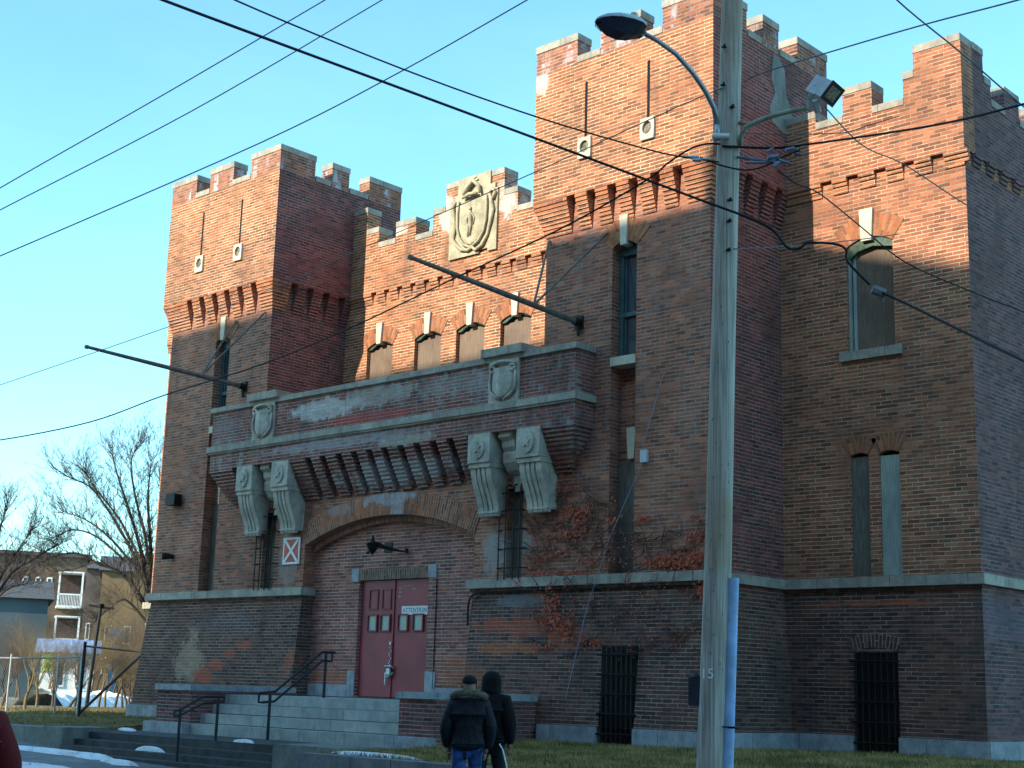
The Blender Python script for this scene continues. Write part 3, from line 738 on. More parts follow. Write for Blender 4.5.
# console brackets
def console(cx, w=.56, seed=0):
    zt0, zb0 = 6.27, 5.73; yf = YB-.03
    s = MB()
    s.box(cx-w/2, cx+w/2, yf, YL-.0, zb0, zt0)
    o = s.build('console', Mcons, ARM, bevel=.012)
    k = MB(); k.box(cx-w/2-.0, cx+w/2+.0, yf+.035, YL, zb0-.09, zb0-.005)
    # S-shaped body with flutes, side profile
    pr = [(yf+.07, 5.64), (yf+.09, 5.50), (yf+.13, 5.36), (yf+.20, 5.21), (yf+.27, 5.06), (yf+.31, 4.94), (yf+.32, 4.86)]
    lanes = [(-w/2+.02, -.13, 0), (-.13, -.10, .03), (-.10, -.02, 0), (-.02, .02, .03), (.02, .10, 0), (.10, .13, .03), (.13, w/2-.02, 0)]
    for a, b_, dd in lanes:
        poly = [(YL, 4.86), (YL, 5.64)] + [(y+dd, z) for y, z in pr]
        taper = [1]*len(poly)
        k.prismX(poly, cx+a, cx+b_)
    k.build('console_scroll', Mcons, o)
    k = MB(); k.box(cx-w/2+.02, cx+w/2-.02, yf+.30, YL, 4.82, 4.86)
    for i in range(4):
        x = cx-w/2+.09+i*(w-.18)/3; k.tube([(x-.055, yf+.36, 4.80), (x+.055, yf+.36, 4.80)], .045, 8)
    k.build('console_foot', Mcons, o)
    k = MB(); nn = 20; pts = [(cx+.15*cos(2*pi*i/nn), yf-.0, 6.0+.20*sin(2*pi*i/nn)) for i in range(nn)]
    k.prismY([(p[0], p[2]) for p in pts], yf-.035, yf+.01)
    # raised star inside the rosette
    stp = []
    for i in range(10):
        rr = .10 if i % 2 == 0 else .042
        stp.append((cx+rr*cos(pi/2+2*pi*i/10), 6.0+rr*1.2*sin(pi/2+2*pi*i/10)))
    k.prismY(stp, yf-.055, yf-.03)
    k.build('rosette', Mcons, o)
for c_ in (-25.53, -24.29, -18.37, -17.14): console(c_)
for c_ in (-25.02 if False else -24.95, -17.81):
    k = MB()
    pr = [(YL, 5.50), (YL, 6.27), (YL-.42, 6.27), (YL-.44, 6.18), (YL-.34, 6.12), (YL-.33, 6.0), (YL-.27, 5.93), (YL-.30, 5.88), (YL-.28, 5.72), (YL-.18, 5.58), (YL-.08, 5.52)]
    k.prismX(pr, c_-.16, c_+.16)
    keystone(k, c_+.02, 5.20, 5.50, .14, .22, YL-.07, .09)
    k.build('key_bracket', Mcons, ARM)

# ---- curtain wall between the towers
cw = MB()
wins = [(-24.81, -23.93), (-23.19, -22.33), (-21.86, -20.99), (-20.52, -19.64), (-19.10, -18.22)]
YCU = YW-.08
front_wall(cw, LT[1], RTW[0], 7.0, 10.45, [(a, b_, 7.75, 9.33, .13, .22) for a, b_ in wins], YW, 8)
cw.build('curtain_wall', Mbrick, ARM)
# corbel notches: blocks between notches and the projecting upper part
cb = MB()
nx_ = [-24.63 + .4445*i for i in range(17)]
prev = LT[1]
cuts = [LT[1]] + [v for x in nx_ if x+.14 < RTW[0] for v in (x-.05, x+.13)] + [RTW[0]]
for a, b_ in zip(cuts[::2], cuts[1::2]):
    cb = MB()
    for i in range(3): cb.box(a, b_, YCU+.027*(2-i), YW+.02, 10.45+.07*i, 10.45+.07*(i+1))
    cb.box(a, b_, YW-.02, YW+.02, 10.40, 10.45); cb.build('curtain_corbel', Mcorb, ARM)
cb = MB(); cb.box(LT[1], RTW[0], YW+.001, YW+.02, 10.44, 10.67); cb.build('corbel_backing', Mcorb, ARM)
cu = MB()
C0 = -21.43
def seg(x0, x1, z, raised=True):
    cu = MB(); cu.box(x0, x1, YCU, YCU+.42, 10.66, z-.13); cc = MB(); cc.box(x0, x1, YCU-.014, YCU+.434, z-.13, z)
    mo = cu.build('parapet_step', Mbrick, ARM); cc.build('coping', Mstone, mo)
cc = MB()
prof_x = [(LT[1], -25.01, 12.87), (-25.01, -24.57, 12.30), (-24.57, -23.98, 11.90), (-23.98, -23.30, 12.28), (-23.30, -22.74, 11.83), (-22.74, -22.34, 12.32), (-22.34, -20.53, 12.84)]
right = [(-20.53, -20.12, 12.32), (-20.12, -19.56, 11.86), (-19.56, -18.88, 12.28), (-18.88, -18.30, 11.90), (-18.30, -17.86, 12.30), (-17.86, RTW[0], 12.87)]
for x0, x1, z in prof_x+right: seg(x0+(.07 if x0 > LT[1]+.01 else 0), x1+(.07 if x1 < RTW[0]-.01 else 0), z-.03)
for (a, b_) in wins:
    v = MB(); voussoirs(v, (a+b_)/2, 9.33, (b_-a)/2, .13, .36, YW-.012, YW+.03, 10); v.build('window_arch', Mwarch, ARM)
    w = MB(); w.box(a+.004, b_-.004, YW+.10, YW+.14, 7.75, 9.30); w.prismY(arch_poly(a+.3, b_-.004, 9.30, 9.33, .10), YW+.12, YW+.14)
    wo = w.build('boarded_window', Mboard, ARM)
    w = MB(); w.prismY(arch_poly(a+.004, b_-.004, 9.30, 9.33, .125), YW+.145, YW+.19); w.build('transom', Mcopper if a < -22 or a > -20.6 else Mglass, wo)
    w = MB(); w.prismY([(a+.02, 9.30), (a+.12, 9.30), (a+.3, 9.40), (b_-.3, 9.43), (b_-.1, 9.36), (b_-.02, 9.33), (b_-.06, 9.40), ((a+b_)/2, 9.465), (a+.12, 9.42)], YW+.03, YW+.09); w.build('window_hood_remnant', Mcopper, wo)
    w = MB(); keystone(w, (a+b_)/2, 9.40, 9.90, .14, .20, YW-.06, .2); w.build('keystone', Mkey, wo)

# carved coat of arms on the raised centre
cr = MB()
px0, px1 = -22.18, -20.72; nm0 = len(bpy.data.objects)
out = [(px0,10.99),(-21.25,10.99),(-21.25,11.06),(-20.98,11.06),(-20.98,10.99),(px1,10.99),(px1,12.40),(-20.80,12.40),(-20.80,12.52),(-20.95,12.52),(-20.95,12.84),(-21.95,12.84),(-21.95,12.45),(-22.05,12.45),(-22.05,12.36),(px0,12.36)]
cr.prismY(out, YCU-.05, YCU+.02)
cro = cr.build('coat_of_arms_panel', Mcarve, ARM, bevel=.008)
q = MB(); cx, zc = -21.46, 11.95
nx, nz = 18, 18; grid = {}
for j in range(nz+1):
    t = j/nz; z = 11.20 + 1.02*t
    hw = .42*min(1, (t*2.4)**.5)
    for i in range(nx+1):
        u = -1+2*i/nx; grid[i,j] = (cx+u*hw, YCU-.055-.06*max(0,1-u*u)**.5, z)
for i in range(nx):
    for j in range(nz): q.face([grid[i,j], grid[i+1,j], grid[i+1,j+1], grid[i,j+1]])
q.build('shield', Mcarve, cro, smooth=True)
q = MB()
rim = [(cx-.43, 12.30), (cx-.45, 12.0), (cx-.44, 11.7), (cx-.38, 11.45), (cx-.22, 11.25), (cx, 11.15), (cx+.22, 11.25), (cx+.38, 11.45), (cx+.44, 11.7), (cx+.45, 12.0), (cx+.43, 12.28)]
q.tube([(x, YCU-.09, z) for x, z in rim], .035, 6)
q.build('shield_rim', Mcarve, cro, smooth=True)
q = MB()
sc1 = [(cx-.52, 12.32), (cx-.60, 12.2), (cx-.56, 12.0), (cx-.52, 11.7), (cx-.57, 11.45), (cx-.46, 11.30), (cx-.30, 11.15), (cx-.08, 11.10), (cx+.05, 11.15), (cx+.15, 11.06), (cx+.36, 11.15), (cx+.50, 11.35), (cx+.60, 11.7), (cx+.66, 11.9), (cx+.60, 12.05), (cx+.52, 12.3), (cx+.62, 12.38), (cx+.70, 12.28), (cx+.64, 12.14)]
q.tube([(x, YCU-.085, z) for x, z in sc1], [.03+.02*abs(sin(i*1.7)) for i in range(len(sc1))], 6)
q.build('ribbon_scroll', Mcarve, cro, smooth=True)
q = MB()   # standing figure in low relief
q.tube([(cx+.0, YCU-.13, 11.42), (cx+.03, YCU-.135, 11.62), (cx+.02, YCU-.14, 11.76), (cx+.0, YCU-.14, 11.92), (cx-.0, YCU-.13, 12.0)], [.022, .035, .05, .055, .02], 8)
q.tube([(cx-.06, YCU-.13, 11.40), (cx-.04, YCU-.135, 11.62), (cx+.0, YCU-.14, 11.76)], [.02, .03, .03], 8)
q.tube([(cx+.0, YCU-.14, 12.0), (cx+.0, YCU-.14, 12.07)], [.03, .03], 8)
q.tube([(cx-.05, YCU-.14, 11.92), (cx-.11, YCU-.13, 11.8), (cx-.08, YCU-.13, 11.70)], .015, 6)
q.tube([(cx+.05, YCU-.14, 11.92), (cx+.12, YCU-.13, 11.8), (cx+.09, YCU-.13, 11.66)], .015, 6)
q.build('relief_figure', Mcarve, cro, smooth=True)
q = MB()   # bent arm with broadsword above
q.tube([(cx-.28, YCU-.12, 12.34), (cx-.05, YCU-.14, 12.38), (cx+.18, YCU-.12, 12.36)], [.03,.05,.035], 6)
q.tube([(cx-.24, YCU-.12, 12.40), (cx-.12, YCU-.13, 12.56), (cx+.05, YCU-.13, 12.68)], [.05,.06,.045], 6)
q.tube([(cx+.05, YCU-.13, 12.68), (cx+.22, YCU-.12, 12.52), (cx+.26, YCU-.12, 12.36)], [.045,.045,.035], 6)
q.tube([(cx-.3, YCU-.10, 12.46), (cx+.02, YCU-.12, 12.72), (cx+.14, YCU-.12, 12.74)], .02, 5)
q.build('arm_and_sword', Mcarve, cro, smooth=True)
cro.location.x += .11; cro.location.z -= .03

# ---- wings
def wing(x0, x1, main):
    w = MB()
    hs = []
    if main:
        hs = [(-12.21, -11.31, 7.48, 9.36, .14, .26), (-12.21, -11.86, 3.64, 5.67, .05, .12), (-11.66, -11.29, 3.64, 5.67, .05, .12)]
    front_wall(w, x0, x1, ZB, 10.45, hs, YW, 10)
    w.build('wing_wall', Mwing, ARM)
    sd = MB(); xs = x1 if main else x0
    f_ = [(xs,YW,ZP),(xs,32,ZP),(xs,32,10.45),(xs,YW,10.45)]
    sd.face(f_ if main else f_[::-1]); sd.build('wing_side_wall', Mwside, ARM)
    bb = MB(); front_wall(bb, x0, x1, ZP, ZB, [(-12.22, -11.42, ZP, 2.40, 0, .3)] if main else [], YW); bb.build('wing_base', Mbase, ARM)
    c = MB(); xe = x1 if main else x0
    YWU = YW-.08
    ns = [-12.62, -12.10, -11.56, -11.03, -10.50] if main else [mir(v) for v in (-10.62, -11.14, -11.68, -12.2)][::-1]
    cuts = [x0-(0 if main else .08)] + [v for s in ns for v in (s-.03, s+.20)] + [x1+(.08 if main else 0)]
    for a, b_ in zip(cuts[::2], cuts[1::2]):
        c = MB()
        for i in range(3): c.box(a, b_, YWU+.027*(2-i), YW+.02, 10.45+.07*i, 10.45+.07*(i+1))
        c.box(a, b_ if b_ < x1 else x1, YW-.025, YW+.02, 10.39, 10.45); c.build('wing_corbel', Mcorb, ARM)
    for y in [21.9+.53*i for i in range(19 if main else 0)]:
        c = MB()
        for i in range(3):
            d = .08-.027*(2-i)
            c.box(xe, xe+(d if main else -d), y-.18+.02, y+.12, 10.45+.07*i, 10.45+.07*(i+1))
        c.build('wing_corbel', Mwside, ARM)
    c = MB(); c.box(x0, x1, YW+.001, YW+.02, 10.44, 10.67)
    c.box(xe-.02, xe+.001, YW+.05, 32, 10.44, 10.67)
    c.build('corbel_backing', Mcorb, ARM)
    th = .42; bm_ = Mwing if main else Mbrick
    def seg(a, b_, z):
        p = MB(); k = MB(); p.box(a, b_, YWU, YWU+th, 10.66, z-.13); k.box(a, b_, YWU-.014, YWU+th+.014, z-.13, z); k.build('coping', Mstone, p.build('parapet_step', bm_, ARM))
    if main:
        L_ = [(x0, -12.72, 12.05), (-12.72, -12.17, 11.82), (-12.17, -11.59, 12.33), (-11.59, -10.99, 11.84), (-10.99, -10.79, 12.30)]
        for a, b_, z in L_: seg(a, b_, z)
        seg(-10.79, x1+.03, 12.73)
        xa, xb = x1+.03-th, x1+.03
    else:
        xx = [mir(v) for v in (-12.72, -12.17, -11.59, -10.99, -10.79)]
        for a, b_, z in ((xx[0], x1, 12.05), (xx[1], xx[0], 11.82), (xx[2], xx[1], 12.33), (xx[3], xx[2], 11.84), (xx[4], xx[3], 12.30)): seg(a, b_, z)
        seg(x0-.08, xx[4], 12.77)
        xa, xb = x0-.08, x0-.08+th
    ys = [(YWU+th, 22.27, 12.73), (22.27, 22.54, 12.25), (22.54, 23.08, 11.90), (23.08, 23.70, 12.33), (23.70, 24.24, 11.90), (24.24, 24.86, 12.33), (24.86, 25.4, 11.90), (25.4, 26.0, 12.33), (26.0, 26.6, 11.9), (26.6, 27.2, 12.33), (27.2, 31.2, 11.9), (31.2, 32, 12.77)]
    for a, b_, z in ys:
        p = MB(); k = MB(); p.box(xa, xb, a, b_, 10.66, z-.13); k.box(xa-.014, xb+.014, a, b_, z-.13, z); k.build('coping', Mstone, p.build('parapet_step', Mwside if main else Mbrick, ARM))
Mwside = brick_mat('brick_wing_side_shade', (.22, .10, .095), (.15, .075, .075), (.07, .045, .055), (.30, .25, .25), dirt=.55, seed=41, stains=((-9.9, 2.9, 9, .3, (.14,.15,.22), .35),))  # shade of the wing side painted in as darker, bluer brick
wing(-13.54, -9.95, True)
wing(mir(-9.95)+.06, LT[0], False)
# wing details
v = MB(); voussoirs(v, -11.76, 9.36, .45, .14, .40, YW-.012, YW+.03, 12); v.build('window_arch', Mwarch, ARM)
w = MB(); w.box(-12.06, -11.33, YW+.12, YW+.15, 7.50, 9.30); w.prismY(arch_poly(-12.06, -11.33, 9.299, 9.30, .06), YW+.12, YW+.15); wo = w.build('boarded_window', Mboard, ARM)
w = MB(); w.box(-12.205, -12.16, YW+.06, YW+.2, 7.48, 9.3); w.box(-12.13, -12.07, YW+.10, YW+.2, 7.48, 9.3); w.box(-12.2, -12.07, YW+.16, YW+.2, 7.48, 9.3); w.build('window_frame', MboardG, wo)
w = MB(); w.prismY([(-12.20, 9.20), (-12.14, 9.16), (-12.0, 9.27), (-11.7, 9.33), (-11.33, 9.26), (-11.25, 9.33), (-11.32, 9.40), (-11.5, 9.47), (-11.76, 9.49), (-12.0, 9.46), (-12.15, 9.40)], YW+.02, YW+.10); w.build('window_hood_remnant', Mcopper, wo)
w = MB(); w.box(-12.34, -11.18, YW-.07, YW+.2, 7.33, 7.49); w.build('sill', Mstone, wo, bevel=.01)
w = MB(); keystone(w, -11.78, 9.42, 10.0, .20, .26, YW-.06, .2); w.build('keystone', Mkey, wo)
w = MB(); w.box(-12.206, -11.864, YW+.05, YW+.11, 3.62, 5.66); w.build('boarded_window', MboardD, ARM)
w = MB(); w.box(-11.655, -11.295, YW+.03, YW+.11, 3.62, 5.64); w.build('boarded_window', MboardG, ARM)
for c_ in (-12.035, -11.475):
    v = MB(); voussoirs(v, c_, 5.67, .18, .05, .30, YW-.010, YW+.03, 6); v.build('window_arch', Mwarch, ARM)
# iron grilles at basement level
def grille(x0, x1, z0, z1, y):
    d = MB(); d.box(x0, x1, y+.03, y+.06, z0, z1); o = d.build('basement_grille', simple('dark_opening_backing', (.016,.011,.011), .9), ARM)  # near-black panel stands in for the unlit opening behind the bars
    g = MB()
    for i in range(7):
        x = x0+.05+(x1-x0-.1)*i/6; g.tube([(x, y-.04, z0), (x, y-.04, z1)], .014, 5)
    for i in range(5):
        z = z0+.15+(z1-z0-.3)*i/4; g.tube([(x0-.05, y-.05, z), (x1+.05, y-.05, z)], .02, 5)
    g.build('grille_bars', Mblack, o)
grille(-12.21, -11.43, .80, 2.40, YW); grille(-15.67, -14.94, .80, 2.40, 19.15)
v = MB(); voussoirs(v, -11.82, 2.42, .42, .06, .22, YW-.010, YW+.03, 8); v.build('window_arch', Mbase, ARM)
# wall-mounted lamp boxes on the left tower
w = MB(); w.box(-28.98, -28.62, YL-.22, YL-.02, 5.66, 5.92); w.box(-28.9, -28.7, YL-.05, YL, 5.70, 5.88); wb = w.build('flood_lamp_box', Mblack, ARM, bevel=.01)
w = MB(); w.tube([(-28.90, YL-.20, 4.46), (-28.84, YL-.11, 4.47), (-28.78, YL, 4.46)], [.09, .07, .05], 10); w.tube([(-28.92, YL-.23, 4.46), (-28.90, YL-.20, 4.46)], [.075, .09], 10); w.build('wall_spotlight', Mblack, ARM)
# lantern over the door
w = MB()
lx, lz = -21.66, 4.40; ly = YE-.42
w.tube([(lx, YE, 4.36), (lx+.02, YE-.2, 4.42), (lx, ly, 4.46)], .025, 6)
w.tube([(lx, ly, 4.60), (lx, ly, 4.52), (lx, ly, 4.46), (lx, ly, 4.42), (lx, ly, 4.30), (lx, ly, 4.26), (lx, ly, 4.20)], [.012, .03, .05, .14, .085, .06, .01], 8)
w.tube([(lx-.18, ly+.05, 4.25), (lx-.10, ly, 4.28), (lx, ly, 4.42)], .014, 5); w.tube([(lx-.19, ly+.05, 4.22), (lx-.19, ly+.05, 4.28)], .03, 6)
w.tube([(lx, ly, 4.42), (lx+.3, YE-.2, 4.32), (lx+.55, YE-.06, 4.27), (lx+.62, YE-.06, 4.30)], [.05, .03, .018, .015], 6)
w.tube([(lx+.62, YE-.06, 4.24), (lx+.62, YE-.06, 4.33)], .035, 8); w.box(lx-.1, lx+.14, YE-.02, YE, 4.28, 4.48)
w.build('door_lantern', Mblack, ARM)
# conduit right of the arch and cable on the base
w = MB(); w.tube([(-18.98+.35, batt(3.0)-.02, 3.38), (-18.72, YL-.07, 3.38), (-18.84, YL-.08, 3.34), (-18.92, YL-.08, 3.26), (-18.96, YL-.07, 3.14), (-18.97, YL-.06, 2.98), (-18.98, YL-.04, 2.78)], .022, 6)
w.tube([(-18.6, YL-.04, 3.385), (-13.7, YL-.04, 3.385)], .02, 5); w.build('service_cable', Mcable, ARM)
w = MB(); w.tube([(-20.19, YE-.015, 1.6), (-20.19, YE-.015, 3.72)], .012, 4); w.build('door_conduit', Mblack, ARM)
# down-rod with porcelain block on the right tower
w = MB(); w.box(-14.96, -14.82, YL-.06, YL, 5.50, 5.72); w.build('junction_block', Mgalp, ARM, bevel=.01)
w = MB(); w.tube([(-14.50, YL-.01, 7.0), (-14.56, YL-.04, 6.8), (-14.9, YL-.07, 5.75)], .007, 5); w.tube([(-14.92, YL-.07, 5.46), (-15.5, YL-.2, 4.2), (-16.05, YL-.12, 3.0), (-16.4, batt(1.6)-.06, 1.5)], .006, 5)
w.build('ground_wire', simple('blue_grey_wire', (.20, .25, .36), .5), ARM)

# main body behind
bd = MB(); bd.box(LT[0]-3.4, -10.05, 21.9, 32, .6, 11.3); bd.build('rear_block', Mside, ARM)

# ------------------------------------------------------------------ red X sign
sgn = thing('warning_sign', 'square red sign with a white X on the brick pier left of the arch', 'sign', (-24.36, YL-.02, 4.12))
w = MB(); w.box(-24.64, -24.08, YL-.035, YL-.015, 4.12, 4.69); w.build('sign_board', Mwhite, sgn)
w = MB(); w.box(-24.595, -24.125, YL-.039, YL-.0355, 4.165, 4.645); w.build('red_field', Mred, sgn)
w = MB()
for s in (1, -1):
    a = Vector((-24.36-.22*s, 4.17)); b_ = Vector((-24.36+.22*s, 4.64)); d = (b_-a).normalized(); n_ = Vector((-d.y, d.x))*.03
    pts = [a+n_, a-n_, b_-n_, b_+n_]
    if s == -1: pts = pts
    w.prismY([(p.x, p.y) for p in (pts[1], pts[2], pts[3], pts[0])][::1], YL-.044-.001*s, YL-.040)
w.build('white_cross', Mwhite, sgn)

# ------------------------------------------------------------------ flagpoles
def flagpole(x, z, tip, label, anchors):
    t = thing('flagpole', label, 'flagpole', (x, YL, z), 'empty flagpoles over the balcony')
    w = MB(); ty, tz = tip
    w.tube([(x, YL-.02, z), (x, (YL+ty)/2, (z+tz)/2), (x, ty, tz)], [.055, .05, .035], 10); w.tube([(x, ty, tz), (x, ty-.06, tz)], .045, 10)
    w.build('pole', Mflag, t)
    w = MB(); w.box(x-.09, x+.09, YL-.04, YL, z-.12, z+.12); w.tube([(x, YL-.16, z), (x, YL, z)], .075, 10); w.tube([(x, YL-.06, z-.02), (x, YL-.04, z-.25)], .03, 6); w.build('wall_bracket', Mblack, t)
    my = YL-(YL-ty)*.30; mz = z+(tz-z)*.30
    w = MB()
    for ax, az in anchors: w.tube([(x, my, mz), (ax, YL-.02, az)], .022, 6)
    w.build('stay', Mflag, t)
flagpole(-26.46, 8.25, (15.24, 8.39), 'bare dark flagpole jutting out from the left tower', [(-26.95, 9.90), (-25.85, 9.93)])
flagpole(-16.42, 8.21, (15.08, 8.41), 'bare dark flagpole jutting out from the right tower, beside the carved crest', [(-15.79, 9.80), (-17.20, 9.93)])

# ------------------------------------------------------------------ stone steps and cheek walls
STX0, STX1 = -23.86, -17.95
LZ = .62
stp = thing('stone_steps', 'four wide granite steps between brick cheek walls below the maroon doors', 'steps', ((STX0+STX1)/2, 17.5, LZ))
edges = [17.45, 17.17, 16.89, 16.61]; zt4 = [1.385, 1.20, 1.01, .82]
for y, z in zip(edges, zt4):
    w = MB(); w.box(STX0+.004, STX1-.004, y, 19.62 if z > 1.3 else y+.34, z-(.178 if z > .9 else .3), z)
    w.build('tread', Mstep, stp, bevel=.012)
for a, b_ in ((-25.02, STX0), (STX1, -17.10)):
    w = MB(); w.box(a, b_, 16.66, 19.25, LZ-.1, 1.44); ch = w.build('cheek_wall', Mcheek if False else Mbase2 if False else Mentry2 if False else brick_mat('brick_cheek', (.25,.085,.08), (.18,.07,.065), (.06,.045,.05), (.42,.38,.36), seed=44, dirt=.4), stp)
    w = MB(); w.box(a-.03, b_+.03, 16.60, 19.2, 1.44, 1.55); w.build('cap', Mgran, ch, bevel=.01)
    w = MB(); w.box(a-.12, b_+.05, 16.45, 16.66, LZ-.1, .83); w.box(a-.12, a-.001, 16.66, 18.9, LZ-.1, .83); w.build('footing', Mgran, ch, bevel=.02)

# ------------------------------------------------------------------ ground
def walkz(x): return -.025*(x+12)
def sheet(mb, x0, x1, y0, y1, zf, nx=1, ny=1):
    for i in range(nx):
        for j in range(ny):
            a, b_ = x0+(x1-x0)*i/nx, x0+(x1-x0)*(i+1)/nx; c_, d = y0+(y1-y0)*j/ny, y0+(y1-y0)*(j+1)/ny
            mb.face([(a,c_,zf(a,c_)),(b_,c_,zf(b_,c_)),(b_,d,zf(b_,d)),(a,d,zf(a,d))])
def roadz(x, y): return walkz(max(-60, min(60, x)))-.14
g = MB(); sheet(g, -900, 900, -900, 60, lambda x, y: roadz(x, y)-.05 if y < 14 else -.9, 90, 1)
g = MB()
sheet(g, -60, 60, -900, 9.6, lambda x, y: roadz(x, y)-.03); sheet(g, -1500, -60, -900, 9.6, lambda x, y: roadz(-60, 0)-.03); sheet(g, 60, 1500, -900, 9.6, lambda x, y: roadz(60, 0)-.03)
sheet(g, -38, 30, 15.3, 40, lambda x, y: .5); sheet(g, -1500, -38, 9.6, 1500, lambda x, y: .55); sheet(g, -38, 1500, 40, 1500, lambda x, y: .55); sheet(g, 30, 1500, 9.6, 40, lambda x, y: .55)
tag(g.build('ground', Mfar), kind='structure')
g = MB(); sheet(g, -60, 60, -6, 9.3, lambda x, y: roadz(x, y)); tag(g.build('road', Masph), kind='structure')
g = MB()
g.v = []; 
for i in range(24):
    a, b_ = -60+5*i, -55+5*i
    for (y0, y1, dz0, dz1, zt0_) in ((9.3, 9.45, -.3, -.0, 0),):
        g.face([(a,9.3,walkz(a)),(b_,9.3,walkz(b_)),(b_,9.48,walkz(b_)),(a,9.48,walkz(a))]); g.face([(a,9.3,walkz(a)-.2),(b_,9.3,walkz(b_)-.2),(b_,9.3,walkz(b_)),(a,9.3,walkz(a))])
tag(g.build('kerb', Mgran), kind='structure')
g = MB(); sheet(g, -60, 60, 9.48, 15.2, lambda x, y: walkz(x)+.0, 24, 1); tag(g.build('sidewalk', Mwalk), kind='structure')
# far-side pavement where the photographer stands
g = MB(); sheet(g, -60, 60, -6, -3.2, lambda x, y: walkz(x)+.0, 24, 1); 
tag(g.build('pavement', Mwalk), kind='structure')

def lawnz(x, y):
    base = .62 + .16*max(0, min(1, (y-14.5)/4))
    if x < -26: 
        t = min(1, (-26-x)/6); base = base*(1-t*.0)
    z = base + .02*sin(x*1.3)*sin(y*1.7)
    # slope to the walk at the left and front
    return z
g = MB()
sheet(g, -16.95, 30, 13.9, 22, lawnz, 60, 12)
sheet(g, -38, -25.64, 15.19, 19.2, lambda x, y: lawnz(x, y)+.012, 20, 8); sheet(g, -38, -25.64, 19.2, 40, lambda x, y: lawnz(x, y)+.012, 20, 20); sheet(g, -25.64, -9.8, 32.1, 40, lawnz, 10, 4)
sheet(g, -9.8, 30, 22, 40, lawnz, 10, 4)
for j in range(8):
    ya, yb3 = 15.19+(19.2-15.19)*j/8, 15.19+(19.2-15.19)*(j+1)/8
    g.face([(-25.64,ya,.45),(-25.64,yb3,.45),(-25.64,yb3,lawnz(-25.64,yb3)+.012),(-25.64,ya,lawnz(-25.64,ya)+.012)])
g.face([(-38,15.19,.45),(-25.64,15.19,.45),(-25.64,15.19,lawnz(-25.64,15.19)+.012),(-38,15.19,lawnz(-38,15.19)+.012)])
tag(g.build('lawn', Mturf), kind='structure')
# front landing path
g = MB(); sheet(g, -25.66, -16.9, 15.12, 16.7, lambda x, y: LZ+.006); sheet(g, -25.66, -16.9, 16.7, 19.4, lambda x, y: LZ+.006)
tag(g.build('path', Masph), kind='structure')
# lower street steps
ls = thing('street_steps', 'three low dark stone steps rising from the sidewalk to the landing, dusted with snow', 'steps', (-21.9, 14.6, .2))
for i, (y, z) in enumerate(((15.10, .62), (14.80, .50), (14.50, .39), (14.20, .29))):
    w = MB(); w.box(-24.85, -18.32, y, y+.40, z-.35, z); w.build('tread', simple('dark_wet_stone', (.055, .055, .06), .7, var=.35, scale=4), ls, bevel=.015)
for a, b_, y0, lab in ((-25.60, -24.88, 14.55, 'weathered concrete block ending the low wall left of the street steps'), (-18.30, -16.95, 14.35, 'weathered concrete block at the right end of the street steps')):
    w = MB(); w.box(a, b_, y0, y0+1.0, -.2, .70)
    tag(w.build('concrete_block', Mconc, bevel=.03), lab, 'concrete block', 'blocks flanking the street steps')
w = MB()
for i in range(24):
    a = -16.9+2*i; w.box(a, a+1.985, 13.72, 14.0, walkz(a)-.3, .64)
tag(w.build('retaining_wall', Mwalk, bevel=.015), 'low concrete retaining wall along the front edge of the lawn', 'retaining wall')
w = MB(); w.box(-38, -25.62, 14.75, 15.2, -.2, .665)
tag(w.build('retaining_wall', Mconc, bevel=.015), 'low concrete wall edging the grass left of the street steps', 'retaining wall')

# grass blades as ground cover
gr = MB(); rnd = random.Random(3)
def blades(n, fx):
    for _ in range(n):
        x, y = fx()
        z = lawnz(x, y); h = rnd.uniform(.025, .075); a = rnd.uniform(0, pi); w_ = rnd.uniform(.006, .014); lx_, ly_ = rnd.uniform(-.04,.04), rnd.uniform(-.04,.04)
        dx, dy = cos(a)*w_, sin(a)*w_
        gr.face([(x-dx,y-dy,z-.01),(x+dx,y+dy,z-.01),(x+lx_,y+ly_,z+h)])
blades(42000, lambda: (rnd.uniform(-16.9, -6), rnd.uniform(14.0, 21.4)) )
blades(9000, lambda: (rnd.uniform(-37, -25.7), rnd.uniform(15.2, 21)))
o = gr.build('grass', Mgrass); tag(o, kind='stuff')
# snow patches
def snow(x, y, z, rx, ry, lab, h=.05):
    q = MB(); n, mrings = 44, 5; r2 = random.Random(int(x*100+y*10)); ph = [r2.uniform(0, 6.28) for _ in range(4)]
    rr = lambda a: 1+.22*sin(2*a+ph[0])+.18*sin(3*a+ph[1])+.16*sin(5*a+ph[2])+.13*sin(9*a+ph[3])+.08*sin(14*a+ph[0])
    for j in range(mrings):
        for i in range(n):
            a0, a1 = 2*pi*i/n, 2*pi*(i+1)/n; t0, t1 = j/mrings, (j+1)/mrings
            P = lambda a, t: (x+rx*rr(a)*t*cos(a), y+ry*rr(a)*t*sin(a), z+h*(1-t*t)**.5*(1+.3*sin(7*a+t*5)) if t < 1 else z-.02)
            q.face([P(a0,t0),P(a0,t1),P(a1,t1),P(a1,t0)])
    tag(q.build('snow_patch', Msnow, smooth=True), lab, 'snow patch', 'snow patches left on the ground')
SN = [((245,743),.62,.28,.06,'thin snow patch on the landing in front of the handrail'), ((160,731.5),.62,.30,.05,'small snow patch at the back of the landing near the left cheek wall'),
      ((213,758),.35,.32,.05,'snow patch on a lower street step left of the right concrete block'), ((127,731),.62,.4,.08,'snow streak at the grass edge left of the landing'),
      ((188,730),.63,.2,.07,'tiny snow patch beside the foot of the left cheek wall'), ((270,760),.35,.28,.12,'snow heap at the foot of the right concrete block'),
      ((150,750),.48,.3,.06,'tiny snow dot in the middle of the street steps'), ((118,763),.25,.55,.12,'snow patch at the bottom of the street steps')]
